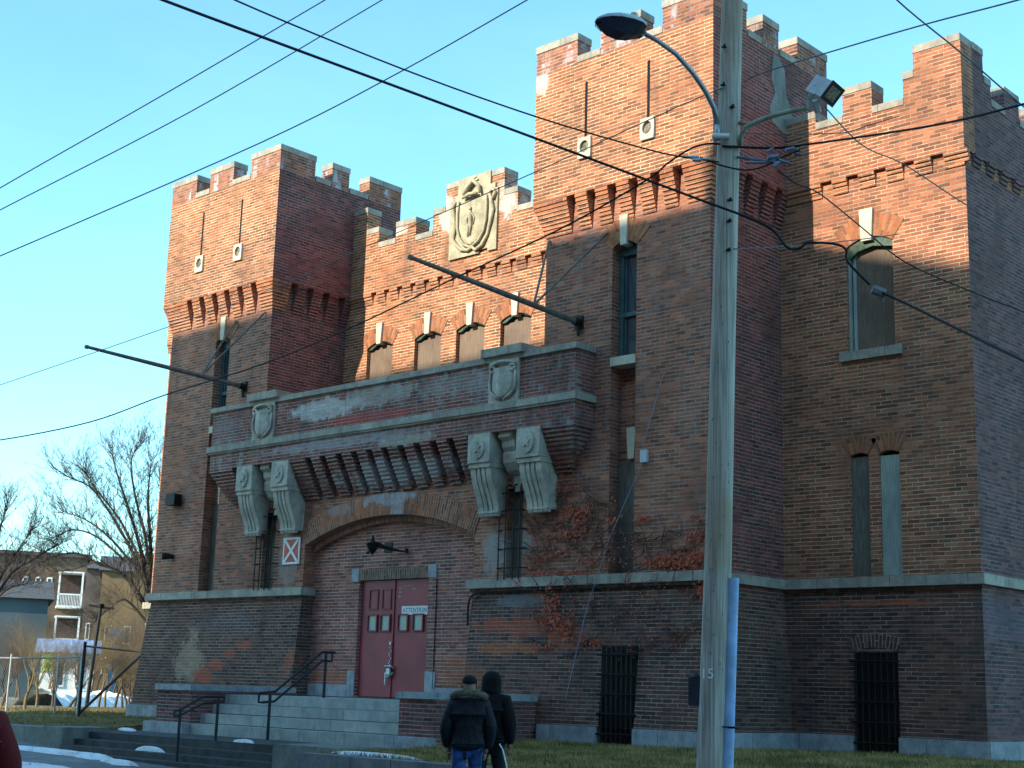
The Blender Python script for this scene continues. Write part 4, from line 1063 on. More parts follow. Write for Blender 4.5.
for (px_, z, rx, ry, lab) in SN:
    p = onZ(*px_, z); snow(p.x, p.y, z, rx, ry, lab)
p = onZ(32, 749, .33); snow(p.x, p.y, .30, 2.0, .17, 'long snow ridge along the sidewalk at the left edge', .06)
p = onZ(85, 758, .25); snow(p.x, p.y, .25, .9, .22, 'snow mound at the left foot of the street steps', .08)
p = onZ(30, 768, .30); snow(p.x, p.y, .28, 1.6, .45, 'broad snow patch in the lower left corner of the sidewalk', .08)
p = onZ(28, 730, .45); snow(p.x, p.y, .58, 1.3, .16, 'thin snow line on the low wall at the far left', .05)
p = onY(370, 752, 14.2); snow(p.x, p.y, .655, .7, .09, 'broken snow line on the grass behind the retaining wall', .03)

# ------------------------------------------------------------------ handrails
hr = thing('handrail', 'dark metal double handrail climbing the granite steps', 'handrail', (-21.2, 16.4, LZ))
xr = -21.15
w = MB(); w.tube([(xr, 16.45, LZ), (xr, 16.45, 1.42)], .028, 8); w.build('post', Mrail, hr)
w = MB(); w.tube([(xr, 17.70, 1.385), (xr, 17.70, 2.20)], .028, 8); w.build('post', Mrail, hr)
w = MB(); w.tube([(xr, 16.2, 1.44), (xr, 16.55, 1.47), (xr, 17.60, 2.22), (xr+.0, 17.92, 2.22)], .024, 8); w.tube([(xr, 16.28, 1.28), (xr, 16.55, 1.30), (xr, 17.62, 2.06), (xr, 17.85, 2.06), (xr, 17.85, 2.24)], .022, 8)
w.tube([(xr, 16.2, 1.44), (xr, 16.2, 1.28), (xr, 16.3, 1.28)], .022, 8); w.build('rail', Mrail, hr)
hr = thing('handrail', 'low dark handrail with curled end on the street steps', 'handrail', (-20.9, 14.2, .3))
xr = -20.95
w = MB(); w.tube([(xr, 14.42, .29), (xr, 14.42, 1.14)], .026, 8); w.build('post', Mrail, hr)
w = MB(); w.tube([(xr, 15.18, .62), (xr, 15.18, 1.36)], .026, 8); w.build('post', Mrail, hr)
w = MB(); w.tube([(xr, 14.3, 1.11), (xr, 14.42, 1.14), (xr, 14.85, 1.36), (xr, 15.3, 1.37)], .022, 8); w.tube([(xr, 14.3, 1.03), (xr, 14.42, 1.04), (xr, 14.87, 1.25), (xr, 15.3, 1.27), (xr, 15.3, 1.37)], .018, 8); w.tube([(xr, 14.3, 1.11), (xr, 14.3, 1.03)], .018, 8); w.build('rail', Mrail, hr)

# ------------------------------------------------------------------ utility pole with lamp, floodlight
PD = 15.5
pb, pt = at(709.6, 790, PD), at(732, -60, PD)
pm = [at(710.8, 768, PD), at(718.2, 555, PD), at(723.2, 340, PD), at(732.2, 0, PD)]
base = pm[0] + (pm[0]-pm[1])*.42
UPO = thing('utility_pole', 'tall weathered grey wooden utility pole in front of the right tower', 'utility pole', (base.x, base.y, walkz(base.x)))
w = MB(); pts = [base]+pm+[at(735, -110, PD)]
rad = [.158, .150, .144, .135, .122, .115]
w.tube(pts, rad, 20); w.build('post', Mpole, UPO, smooth=True)
def on_pole(y, dx=0, dd=0):
    # point on the pole surface facing the camera at image row y
    ys = [768, 555, 340, 0]; xs = [710.8, 718.2, 723.2, 732.2]
    for k in range(3):
        if ys[k] >= y >= ys[k+1] or k == 2:
            t = (ys[k]-y)/(ys[k]-ys[k+1]); x = xs[k]+(xs[k+1]-xs[k])*t; break
    return at(x+dx, y, PD+dd)
rightv = Vector((cos(YAW), -sin(YAW), 0)); fwd = Vector((sin(YAW), cos(YAW), 0))
# conduit
a, b_ = at(733.5, 578, PD-.05), at(727.8, 768, PD-.05)
c0 = b_ + (b_-a)*.5
w = MB()
half = []
for k in range(9):
    an = -pi*.5 + pi*k/8 + .25; half.append((sin(an)*.058, -cos(an)*.05))
for (p0, p1) in ((c0, a),):
    ring0 = [p0 + rightv*u + fwd*v_ for u, v_ in half]; ring1 = [p1 + rightv*u + fwd*v_ for u, v_ in half]
    ring0 += [p0+rightv*.02+fwd*.05]; ring1 += [p1+rightv*.02+fwd*.05]
    n = len(ring0)
    for k in range(n): w.face([ring0[k], ring0[(k+1)%n], ring1[(k+1)%n], ring1[k]])
    w.face(ring1)
w.build('cable_guard', Mpvc, UPO)
w = MB(); q = at(726, 727, PD-.13); w.tube([q-rightv*.04, q+rightv*.09-fwd*.02], .008, 5); q = at(733, 728, PD-.12); w.tube([q-rightv*.06, q+rightv*.06], .008, 5); w.build('strap', Mblack, UPO)
# number
nb = on_pole(674, -7.0, -.152)
text_mesh('pole_number', '15', .145, Mwhite, UPO, nb-UPO.location, (pi/2, 0, -YAW-.25 if False else YAW*-1), .004)
# dark meter box on the back left
w = MB(); q = at(696.5, 690, PD+.05); w.box(q.x-.07, q.x+.07, q.y-.05, q.y+.05, q.z-.16, q.z+.13); w.tube([q+Vector((0,0,.13)), q+Vector((0,0,.17))], [.07,.03], 8); w.tube([at(699.5, 705, PD+.02), at(698, 770, PD+.02)], .02, 6); w.build('meter_box', simple('navy_box', (.015,.02,.045), .5), UPO, bevel=.02)
for y in (47, 85, 200, 221, 250, 107):
    w = MB(); q = on_pole(y, 3 if y > 100 else -7, -.13); w.tube([q, q-fwd*.06], [.022, .014], 6); w.tube([q-rightv*.03, q+rightv*.03], .01, 5)
    w.build('bolt', Mblack, UPO)
w = MB(); rn = random.Random(6)
for i in range(26):
    q = on_pole(rn.uniform(300, 760), rn.uniform(-9, 9), -.148); w.tube([q, q+Vector((0,0,rn.uniform(.01,.03)))], .004, 4)
tag(w.build('staples', Mblack, UPO), kind='stuff')
# street lamp: arm + cobra head
SL = thing('street_lamp', 'grey cobra-head street lamp on a curved arm fixed to the utility pole', 'street lamp', on_pole(118, -3, -.12))
arm = [(717.5,124,15.36),(714,108,15.30),(706,92,15.2),(693,73,15.05),(676,54,14.9),(658,41,14.8),(645,34,14.72)]
w = MB(); w.tube([at(*p) for p in arm], [.034,.032,.03,.028,.027,.026,.026], 10); w.tube([at(717.5,140,15.36), at(717.5,122,15.36)], .032, 10); w.build('arm', Mgal, SL, smooth=True)
w = MB(); q = at(721, 136, 15.33); w.tube([q-rightv*.10, q+rightv*.09], .032, 10); w.build('clamp', Mwhite, SL)
# head
hd = at(644, 34, 14.72); tp = at(597, 19, 14.35)
ax = (tp-hd); L = ax.length; ax.normalize(); 
sidev = ax.cross(Vector((0,0,1))).normalized(); upv = sidev.cross(ax)
w = MB(); le = MB(); nn = 14; prevr = None
prof = [(0,.035,.03),(.05,.08,.06),(.14,.18,.10),(.28,.23,.12),(.48,.24,.12),(.70,.215,.10),(.87,.155,.07),(.97,.07,.035),(1,.01,.01)]
rings = []
for t, wd, hh in prof:
    c_ = hd+ax*L*t
    rings.append([c_ + sidev*wd*cos(pi*k/nn) + upv*hh*sin(pi*k/nn) for k in range(nn+1)])
for r0, r1 in zip(rings, rings[1:]):
    for k in range(nn): w.face([r0[k], r0[k+1], r1[k+1], r1[k]])
    w.face([r0[0], r1[0], r1[nn], r0[nn]])
hdo = w.build('lamp_head', Mgalp, SL, smooth=True)
for t, wd, hh in prof[1:-1]: pass
for (t0, w0, _), (t1, w1, _) in zip(prof[1:-1], prof[2:-1]):
    def lr(t, wd):
        c_ = hd+ax*L*t - upv*(.02+.07*math.sin(pi*min(1, max(0, (t-.1)/.9)))); return [c_ - sidev*wd*.93, c_ - upv*.03, c_ + sidev*wd*.93]
    A_, B_ = lr(t0, w0), lr(t1, w1)
    e0 = [hd+ax*L*t0 - sidev*w0*.97, hd+ax*L*t0+sidev*w0*.97]; e1 = [hd+ax*L*t1 - sidev*w1*.97, hd+ax*L*t1+sidev*w1*.97]
    le.face([e0[0], A_[1]-sidev*w0*.4, B_[1]-sidev*w1*.4, e1[0]]); le.face([A_[1]-sidev*w0*.4, A_[1]+sidev*w0*.4, B_[1]+sidev*w1*.4, B_[1]-sidev*w1*.4]); le.face([A_[1]+sidev*w0*.4, e0[1], e1[1], B_[1]+sidev*w1*.4])
le.build('lens', Mlampin, SL, smooth=True)
w = MB(); c_ = hd+ax*L*.22+upv*.09
w.tube([c_+upv*0, c_+upv*.10], .045, 10); w.tube([c_+upv*.10, c_+upv*.115], .04, 10); w.build('photocell', Mgalp, SL)
# floodlight
FLD = thing('floodlight', 'square grey floodlight on a curved bracket right of the utility pole', 'floodlight', on_pole(150, 12, -.1))
w = MB(); w.tube([at(740,148,15.45), at(741,136,15.4), at(746,127,15.35), at(758,121,15.3), at(775,115,15.25), at(795,110,15.2), at(808,108,15.2)], .028, 10); w.tube([at(739,123,15.45), at(752,124,15.4)], .022, 8); w.build('arm', simple('old_green_grey_paint', (.30,.31,.24), .6), FLD, smooth=True)
cA, cB, cC = at(815.5,76,15.15), at(832.5,81,14.95), at(808.5,86,15.05)
ctop = at(821, 93, 15.0)
e1_ = (at(833,81,14.98)-at(821,97,15.02)); e2_ = (at(808,86,15.25)-at(821,97,15.02)); 
e1u = e1_.normalized(); n3 = (e2_ - e1u*e2_.dot(e1u)); n3u = n3.normalized(); n2u = e1u.cross(n3u).normalized()
if n2u.z > 0: n2u = -n2u
o0 = at(821,97,15.02); s1 = e1_.length; s3 = n3.length; s2 = .19
def bx8(o, a, la, b, lb, c, lc, mb):
    P = [o+a*i*la+b*j*lb+c*k*lc for i in (0,1) for j in (0,1) for k in (0,1)]
    for q in ((0,1,3,2),(4,6,7,5),(0,4,5,1),(2,3,7,6),(0,2,6,4),(1,5,7,3)): mb.face([P[k] for k in q])
w = MB(); bx8(o0, e1u, s1, n3u, s3, n2u, s2, w); fh = w.build('housing', Mgalp, FLD, bevel=.008)
w = MB(); bx8(o0 + e1u*s1*.16 + n2u*s2*.16 - n3u*.006, e1u, s1*.68, n3u, .005, n2u, s2*.68, w); w.build('lens', simple('amber_grey_lens', (.30,.27,.20), .3, var=.5, scale=30), fh)
w = MB(); bx8(o0 - e1u*.01 - n2u*.01 - n3u*.004, e1u, s1+.02, n3u, .003, n2u, s2+.02, w); w.build('bezel', simple('dark_bezel', (.05,.035,.035), .5), fh)
text_c = o0 + e1u*s1*.45 + n3u*s3*.72 - n2u*.003
w = MB(); q_ = at(810, 98, 15.15); w.tube([at(809,110,15.2), at(809,100,15.18), at(813,92,15.1)], .035, 6); w.tube([at(818,112,15.2), at(815,100,15.1)], .04, 6); w.build('bracket', Mgalp, FLD)
tm = text_mesh('serial_number', '5', .07, Mwhite, fh, Vector((0,0,0)), (0,0,0), .002)
Mx = Matrix((e1u, -n3u, (e1u.cross(-n3u)))).transposed()
zz = e1u.cross(-n3u)
mm = Matrix((e1u, n3u*-1, zz)).transposed().to_4x4()
side_off = -.004 if zz.dot(n2u) > 0 else .004
mm.translation = text_c - FLD.location
if zz.dot(n2u) > 0:
    mm = Matrix((-e1u, n3u*-1, -zz)).transposed().to_4x4(); mm.translation = text_c - FLD.location
tm.matrix_local = mm

# ------------------------------------------------------------------ wires
def sm(pts, n=6):
    P = [at(*p) for p in pts]; out = []
    for i in range(len(P)-1):
        p0 = P[max(0,i-1)]; p1 = P[i]; p2 = P[i+1]; p3 = P[min(len(P)-1,i+2)]
        for k in range(n):
            t = k/n; out.append(.5*((2*p1)+(p2-p0)*t+(2*p0-5*p1+4*p2-p3)*t*t+(3*p1-p0-3*p2+p3)*t**3))
    out.append(P[-1]); return out
def wire(pts, r, lab, mat=None, knots=()):
    w = MB(); w.tube(sm(pts), r, 6)
    for (kx, ky, kd, kl, kr) in knots:
        pass
    tag(w.build('overhead_wire', mat or Mcable, smooth=True), lab, 'wire', 'overhead wires')
wire([(-60,226,22),(0,188,21),(163,95,19),(325,0,17.5),(400,-44,17)], .0085, 'thin overhead wire crossing the top left corner of the sky, uppermost of three', Mcable2)
wire([(-60,243,22),(0,210,21),(190,112,19),(382,0,17.5),(450,-40,17)], .0085, 'thin overhead wire in the upper left sky, middle of three', Mcable2)
wire([(-60,280,22),(0,256,21),(260,143,19),(400,72,17.8),(527,0,17),(600,-42,16)], .0095, 'thin overhead wire passing just above the left tower, lowest of three', Mcable2)
wire([(60,-42,11),(163,0,12),(400,88,13.3),(540,140,14.2),(690,196,15.0),(765,225,15.2),(787,247,15.2),(800,248,15.2),(808,243,15.2),(835,244,15.2),(846,250,15.2),(848,262,15.2),(870,285,15.2)], .015, 'thick black service cable crossing the middle of the picture in front of the pole')
wire([(878,291,15.2),(905,303,15.0),(960,330,14.4),(1024,361,13.6),(1100,398,12.8)], .014, 'thick black cable running from the grey splice box to the right edge')
wire([(160,-40,12),(235,0,12.6),(400,68,13.6),(540,118,14.4),(650,150,15.1),(690,158,15.3),(719,162,15.36)], .010, 'black wire running from the top left to the clamps on the pole')
wire([(-60,445,30),(0,440,28),(90,422,26),(165,395,24),(260,365,22),(350,328,20),(455,278,18),(560,229,16.6),(645,181,15.7),(668,163,15.5),(690,149,15.4),(706,144,15.4),(720,144,15.36)], .012, 'sagging black wire from the lower left sky across the curtain wall to the pole')
wire([(-60,405,30),(0,385,28),(165,328,24),(270,290,22),(365,247,20),(515,181,17.5),(566,158,17),(666,112,16),(722,88,15.4)], .0075, 'thin grey wire running behind the flagpoles up to the pole', Mcable2)
wire([(744,82,15.4),(765,72,15.2),(850,46,14.2),(930,23,13.3),(1018,0,12.3),(1100,-25,11.5)], .0085, 'thin grey wire rising from the pole to the top right corner', Mcable2)
wire([(840,-60,14),(897,0,14.5),(960,52,15),(1024,107,15.6),(1080,150,16)], .009, 'thin wire descending across the top right corner merlon', Mcable2)
wire([(735,147,15.4),(770,148,15.4),(810,144,15.2),(900,131,14.2),(960,120,13.6),(1024,104,13),(1090,88,12.4)], .013, 'thick black wire from the pole to the right edge across the wing parapet')
wire([(722,146,15.36),(742,147,15.36),(775,148,15.4),(800,146,15.3)], .014, 'short black jumper bridging the pole above the clamps')
wire([(700,157,15.35),(720,165,15.3),(745,170,15.3),(765,166,15.3),(785,156,15.3),(800,150,15.25)], .010, 'black jumper looping across the pole below the clamps')
wire([(778,170,15.4),(795,183,15.6),(820,194,16),(860,226,17),(905,262,17.5),(970,291,18),(1024,312,18.5)], .0085, 'thin dark wire dropping from the clamps across the wing window')
wire([(824,106,15.2),(862,145,15.8),(905,165,16.4),(968,206,17.5),(1060,262,19)], .0075, 'thin grey wire slanting from the floodlight across the wing', Mcable2)
wire([(733,249,15.4),(790,246,15.8),(855,240,16.2),(899,234,16.6)], .006, 'hair-thin wire running from the pole to the wing window', Mcable2)
wire([(745,133,15.35),(780,134,15.3),(840,133,15.2),(866,126,15.1),(900,116,15)], .006, 'thin bare wire above the clamps right of the pole', Mcable2)
# connectors
w = MB()
for (x, y, d, rr, ln) in ((690,157,15.3,.035,.16),(696,160,15.3,.045,.08),(704,159,15.3,.03,.1),(666,111.5,16,.05,.0)):
    q = at(x, y, d); w.tube([q-rightv*ln/2-Vector((0,0,.0)), q+rightv*(ln/2+.02)], rr*.5, 7)
tag(w.build('wire_clamp', Mgal), 'cluster of grey wire clamps just left of the pole', 'wire clamp')
w = MB()
rr_ = random.Random(5)
for (x, y, d, r_, dx) in ((757,163,15.3,.03,.25),(773,158,15.3,.05,.12),(778,164,15.3,.045,.08),(776,167,15.3,.05,.06),(790,150,15.3,.035,.1),(770,152,15.3,.03,.08),(785,160,15.3,.03,.14),(797,154,15.3,.035,.08)):
    q = at(x, y, d); w.tube([q-rightv*dx/2, q+rightv*dx/2+Vector((0,0,.05*rr_.uniform(-1,1)))], r_*.55, 7)
w.tube([at(737,157,15.4), at(775,162,15.3)], .018, 6)
tag(w.build('wire_clamp', simple('blue_grey_clamp', (.16,.20,.28), .4, metal=.5)), 'knot of blue-grey clamps and insulators just right of the pole', 'wire clamp')
w = MB(); q = at(878, 291, 15.2); w.tube([q-rightv*.06+Vector((0,0,.02)), q+rightv*.07-Vector((0,0,.03))], .055, 8); w.tube([q+Vector((0,0,-.03)), q+rightv*.05+Vector((0,0,-.12))], .02, 6)
tag(w.build('splice_box', simple('shade_grey_box', (.16,.18,.20), .6)), 'grey splice box on the black cable in front of the wing window', 'splice box')  # grey darkened so the box's shade sits in its colour

# ------------------------------------------------------------------ ivy on the right-hand pier
iv = thing('ivy', 'rust red autumn ivy creeping over the brickwork and belt course of the right tower', 'ivy', tuple(onY(560, 575, YL-.05)))
lf = MB(); sm_ = MB(); rv = random.Random(11)
def wy(z): return (YL-.03) if z > 3.64 else ((YL-.14) if z > 3.38 else batt(z)-.03)
def leaf(x, z, s):
    y = wy(z)-rv.uniform(0, .05); a = rv.uniform(0, 6.28); tx, tz = cos(a)*s, sin(a)*s; bx_, bz_ = -sin(a)*s*.7, cos(a)*s*.7; ty = rv.uniform(-.6, .6)*s
    lf.face([(x-tx, y, z-tz), (x+bx_, y-.4*s, z+bz_), (x+tx, y+ty*.3-.02, z+tz), (x-bx_, y-.2*s, z-bz_)])
def cluster(px, py, rx, ry, n, s=.028, ang=0):
    for _ in range(int(n*.8)):
        a, b_ = rv.gauss(0, .62)*rx, rv.gauss(0, .5)*ry
        x_ = px + a*cos(ang)-b_*sin(ang); y_ = py + a*sin(ang)+b_*cos(ang)
        p = onY(x_, y_, YL-.05); leaf(p.x, p.z, s*rv.uniform(.6, 1.4))
for a in ((565,487,8,10,50),(575,512,14,8,90),(580,520,6,14,60),(568,535,14,5,60),(540,560,22,5,70,.028,-.45),(562,552,12,5,40,.028,-.3),(560,573,35,2.5,140),(600,560,14,6,30),(552,545,6,4,18),(605,500,10,4,14),(612,521,7,4,30),(645,520,8,4,45),
          (665,562,18,6,420,.026),(692,560,10,9,320,.026),(695,538,8,6,60),(702,590,3,9,60),(698,520,6,3,15),(552,600,8,12,90),(558,620,12,12,120),(566,632,8,8,70),(548,615,8,10,50),(545,647,10,5,30),(590,640,12,6,20),(600,645,8,5,24),(520,583,5,3,8)):
    cluster(*a)
def creeper(px, py, ang, ln, wob=.5):
    pts = []; x, y = px, py
    for i in range(int(ln/4)):
        p = onY(x, y, YL-.05); pts.append((p.x, wy(p.z)-.005, p.z)); ang += rv.uniform(-wob, wob); x += 4*cos(ang); y -= 4*sin(ang)
        if rv.random() < .35: leaf(p.x+rv.uniform(-.05,.05), p.z+rv.uniform(-.05,.05), .024)
    if len(pts) > 1: sm_.tube(pts, [.010-.006*i/len(pts) for i in range(len(pts))], 4)
for i in range(85):
    x = rv.uniform(530, 612); y = rv.uniform(500, 572); creeper(x, y, rv.choice((.5, 1.2, 1.6, 2.2, 2.7)), rv.uniform(16, 60), .45)
for i in range(60):
    x = rv.uniform(620, 702); y = rv.uniform(530, 572); creeper(x, y, rv.choice((.3, .8, 1.6, 2.6)), rv.uniform(12, 40), .45)
for i in range(120):
    x = rv.uniform(540, 700); y = rv.uniform(582, 660); creeper(x, y, rv.choice((.6, 1.4, 1.8, 2.5)), rv.uniform(12, 36), .5)
lf.build('leaves', Mleaf, iv); sm_.build('stems', Mstem, iv)

# ------------------------------------------------------------------ trees
def tree(name, label, basep, h, spread, lean, seed, bark, r0, depth=6, group=None, first=.35, nb=(3, 4), droop=.0, nn=0):
    rt = random.Random(seed); t = thing(name, label, 'tree' if name != 'bare_shrub' else 'shrub', tuple(basep), group)
    tr = MB(); br = MB()
    def grow(p, d, L, r, lev, mb):
        n = 4; pts = [p]; rs = [r]; q = p.copy(); dd = d.copy()
        for i in range(n):
            dd = (dd + Vector((rt.gauss(0,.16), rt.gauss(0,.16), rt.gauss(0,.10)+.05*(lev < 4)))).normalized()
            q = q + dd*L/n; pts.append(q.copy()); rs.append(r*(1-.45*(i+1)/n))
        mb.tube(pts, rs, 6 if lev < 2 else (4 if lev < 4 else 3), cap=False)
        if lev >= depth: return
        k = rt.randint(*nb) if lev > 0 else nb[1]+1
        for j in range(k):
            idx = rt.choice((2, 3, 4, 4)) if lev else rt.choice((3, 4, 4))
            ax = Vector((rt.gauss(0,1), rt.gauss(0,1), rt.gauss(0,.5))); ax = (ax - dd*ax.dot(dd)).normalized()
            an = rt.uniform(.35, .85)*spread
            nd = (dd*cos(an) + ax*sin(an)); nd.z += .12 - droop; nd += lean*.12; nd.normalize()
            grow(pts[idx], nd, L*rt.uniform(.62, .82), rs[idx]*rt.uniform(.55, .75), lev+1, br)
    grow(Vector(basep), (Vector((0,0,1))+lean*.1).normalized(), h*first, r0, 0, tr)
    tr.build('trunk', bark, t, smooth=True); br.build('crown', bark, t)
    return t
def gp(x, d, z=.6): p = at(x, 690, d); return Vector((p.x, p.y, z))
leftv = -rightv
def limb_tree(label, basepx, d, limbs, seed, bark, group, tw=1.0):
    rt = random.Random(seed); t = thing('bare_tree', label, 'tree', tuple(gp(basepx, d)), group)
    first = True; br = MB()
    def twig(p, dr, L, r, lev):
        n = 4; pts = [p]; rs = [r]; q = p.copy(); dd = dr.copy()
        for i in range(n):
            dd = (dd + Vector((rt.gauss(0,.15), rt.gauss(0,.15), rt.gauss(0,.09)+.07))).normalized(); q = q+dd*L/n; pts.append(q.copy()); rs.append(r*(1-.7*(i+1)/n))
        br.tube(pts, rs, 3, cap=False)
        if lev == 0: return
        for j in range(rt.randint(2, 3)):
            ax = Vector((rt.gauss(0,1), rt.gauss(0,1), rt.gauss(0,.6))); ax = (ax-dd*ax.dot(dd)).normalized(); an = rt.uniform(.35, .8)
            twig(pts[rt.choice((1, 2, 3, 4))], (dd*cos(an)+ax*sin(an)+Vector((0,0,.15))).normalized(), L*rt.uniform(.5, .75), max(.005, r*.6), lev-1)
    for li, (pp, r0, r1) in enumerate(limbs):
        off = rt.uniform(-.6, .6) if li else 0
        P = [at(x, y, d+off*i/(len(pp)-1)*2) for i, (x, y) in enumerate(pp)]
        out = []
        for i in range(len(P)-1):
            p0 = P[max(0,i-1)]; p1 = P[i]; p2 = P[i+1]; p3 = P[min(len(P)-1,i+2)]
            for k in range(4):
                u = k/4; out.append(.5*((2*p1)+(p2-p0)*u+(2*p0-5*p1+4*p2-p3)*u*u+(3*p1-p0-3*p2+p3)*u**3))
        out.append(P[-1]); nn_ = len(out)
        rs = [r0+(r1-r0)*i/(nn_-1) for i in range(nn_)]
        if li == 0:
            m_ = MB(); m_.tube(out, rs, 8); m_.build('trunk', bark, t, smooth=True); continue
        br.tube(out, rs, 5, cap=False)
        for i in range(2, nn_):
            for _ in range(3 if i < nn_-3 else 5):
                dd = (out[i]-out[i-1]).normalized(); ax = Vector((rt.gauss(0,1), rt.gauss(0,1), rt.gauss(0,.8))); ax = (ax-dd*ax.dot(dd)).normalized(); an = rt.uniform(.3, .9)
                twig(out[i], (dd*cos(an)+ax*sin(an)+Vector((0,0,.3))).normalized(), rt.uniform(.45, 1.0)*tw, max(.012, rs[i]*.3), 3)
    br.build('crown', bark, t); return t
GT = 'bare trees left of the armory'
limb_tree('large leafless tree spreading beside the left tower', 150, 50, [([(151,706),(149,670),(150,630),(149,600)], .17, .13),
  ([(149,615),(136,590),(119,572),(95,562),(75,553),(50,557)], .09, .02), ([(150,600),(141,570),(126,540),(108,510),(90,487),(70,478)], .08, .015),
  ([(150,595),(141,550),(129,510),(119,480),(112,455)], .08, .015), ([(152,595),(151,550),(148,500),(151,462)], .09, .015), ([(150,590),(146,540),(136,500),(131,465),(136,448)], .07, .012),
  ([(152,605),(160,560),(166,520),(160,480)], .07, .012), ([(149,625),(126,600),(110,608),(98,618)], .05, .015), ([(141,575),(112,540),(86,520),(64,512)], .05, .012),
  ([(126,562),(97,537),(72,530),(50,540)], .045, .012), ([(140,560),(120,520),(98,492),(85,470)], .05, .012), ([(95,562),(70,570),(48,572)], .03, .01)], 5, Mbark2, GT)
limb_tree('leafless tree cut off by the left edge of the picture', -14, 46, [([(-20,706),(-18,650),(-14,600)], .16, .12),
  ([(-14,605),(2,575),(18,550),(32,530)], .05, .01), ([(-14,600),(-8,560),(0,530),(6,508)], .06, .01), ([(-12,610),(10,575),(32,560),(52,548)], .05, .012), ([(-16,612),(6,590),(26,584)], .05, .012)], 9, Mbark, GT, .8)
tree('bare_tree', 'slender leafless sapling standing behind the fence, left of the tall dark lamp post', gp(27, 40), 3.2, .8, Vector((0,0,.3)), 12, Mtwig2, .05, 5, GT, .3)
SHR = [(4, 47, 3.2, 'bare scrub at the left edge just behind the pale fence posts'), (38, 50, 3.8, 'bare scrub rising behind the second pale fence post'), (54, 45, 2.8, 'low scrub directly left of the white shop'),
       (76, 56, 3.6, 'bare scrub just left of the dark gate post'), (106, 46, 3.4, 'bare scrub seen between the lamp post and the diagonal brace'), (116, 50, 4.2, 'bare scrub above the middle of the diagonal brace'), (128, 47, 3.0, 'bare scrub under the upper end of the diagonal brace'), (16, 75, 6.5, 'high bare thicket over the blue-grey house roof'),
       (60, 75, 6.0, 'grey bare thicket between the porch house and the lamp post'), (96, 84, 8.0, 'tall pale bare thicket in front of the tan house'), (118, 92, 9.0, 'wide brown thicket left of the large tree trunk'), (34, 90, 7.5, 'bare thicket covering the right end of the grey house'), (142, 75, 6.5, 'bare thicket right beside the large tree trunk'), (8, 52, 3.4, 'bare brown shrub at the left edge behind the fence'), (48, 60, 4.4, 'tangled bare shrub in front of the porch building'), (70, 48, 3.2, 'thin bare shrub left of the tall lamp post'),
       (100, 55, 5.4, 'tall yellow-brown shrub right of the tall lamp post'), (112, 66, 6.2, 'broad yellow-brown thicket before the tan house'), (124, 52, 4.2, 'bare grey-brown shrub in the middle of the wired fence'),
       (136, 60, 5.6, 'bare twiggy shrub next to the trunk of the large tree'), (90, 70, 5.0, 'pale bare shrub behind the white shop'), (20, 66, 5.2, 'dense bare thicket in front of the grey wall'), (132, 44, 2.6, 'low bare scrub close to the left tower')]
for i, (x, d, h, lab) in enumerate(SHR):
    tree('bare_shrub', lab, gp(x, d), h, 1.0, Vector((0,0,.5)), 40+i, Mtwig2 if i in (1, 4, 9, 14, 16) else Mtwig, .05, 5, 'bare shrubs behind the fence', .24, (4, 5))

# ------------------------------------------------------------------ houses far left
def frame_at(x0, x1, d):
    a, b_ = gp(x0, d, .5), gp(x1, d, .5); return a, b_
def house(name, label, x0, x1, ytop, d, wallm, roofm, depth=9, rooftype='flat', wins=(), cat='house', frames=None):
    """box whose front faces the street corner we stand on"""
    a = gp(x0, d, .5); b_ = gp(x1, d, .5); L = (b_-a).length; ux = (b_-a).normalized(); uy = Vector((-ux.y, ux.x, 0))
    if uy.dot(a) < 0: uy = -uy
    zt = EYE.z + (((681+.03*((x0+x1)/2-150)) - ytop)/FPX)*d*1.0
    t = thing(name, label, cat, tuple(a))
    def pt(u, v, z): return a + ux*u + uy*v + Vector((0,0,z-.5))
    def bx(mb, u0, u1, v0, v1, z0, z1):
        P = [pt(u,v,z) for u, v, z in ((u0,v0,z0),(u1,v0,z0),(u1,v1,z0),(u0,v1,z0),(u0,v0,z1),(u1,v0,z1),(u1,v1,z1),(u0,v1,z1))]
        for q in ((0,3,2,1),(4,5,6,7),(0,1,5,4),(1,2,6,5),(2,3,7,6),(3,0,4,7)): mb.face([P[k] for k in q])
    w = MB(); bx(w, 0, L, 0, depth, .3, zt); w.build('wall', wallm, t)
    r = MB()
    if rooftype == 'flat': bx(r, -.3, L+.3, -.35, depth+.3, zt, zt+.25)
    else:
        hh = rooftype
        P = [pt(-.3,-.4,zt), pt(L+.3,-.4,zt), pt(L+.3,depth+.4,zt), pt(-.3,depth+.4,zt), pt(-.3,depth/2,zt+hh), pt(L+.3,depth/2,zt+hh)]
        for q in ((0,1,5,4),(2,3,4,5),(1,2,5),(3,0,4),(0,3,2,1)): r.face([P[k] for k in q])
    r.build('roof', roofm, t)
    for (u0, u1, z0, z1) in wins:
        q = MB(); bx(q, u0*L, u1*L, -.06, .0, z0, z1); wo = q.build('window', Mwhite, t)
        q = MB(); bx(q, u0*L+.08, u1*L-.08, -.075, -.061, z0+.1, z1-.1); q.build('pane', Mglass, wo)
    return t, bx, L, zt
Mbrn = simple('brown_siding', (.12, .085, .06), .9, var=.3, scale=.8); Mgry = simple('blue_grey_siding', (.06, .09, .11), .9, var=.15, scale=.5)
Mtan = simple('tan_brick_house', (.17, .11, .06), .9, var=.25, scale=.8); Mblu = simple('blue_roofing', (.20, .32, .55), .7); Mdkroof = simple('dark_shingles', (.07, .07, .075), .9)
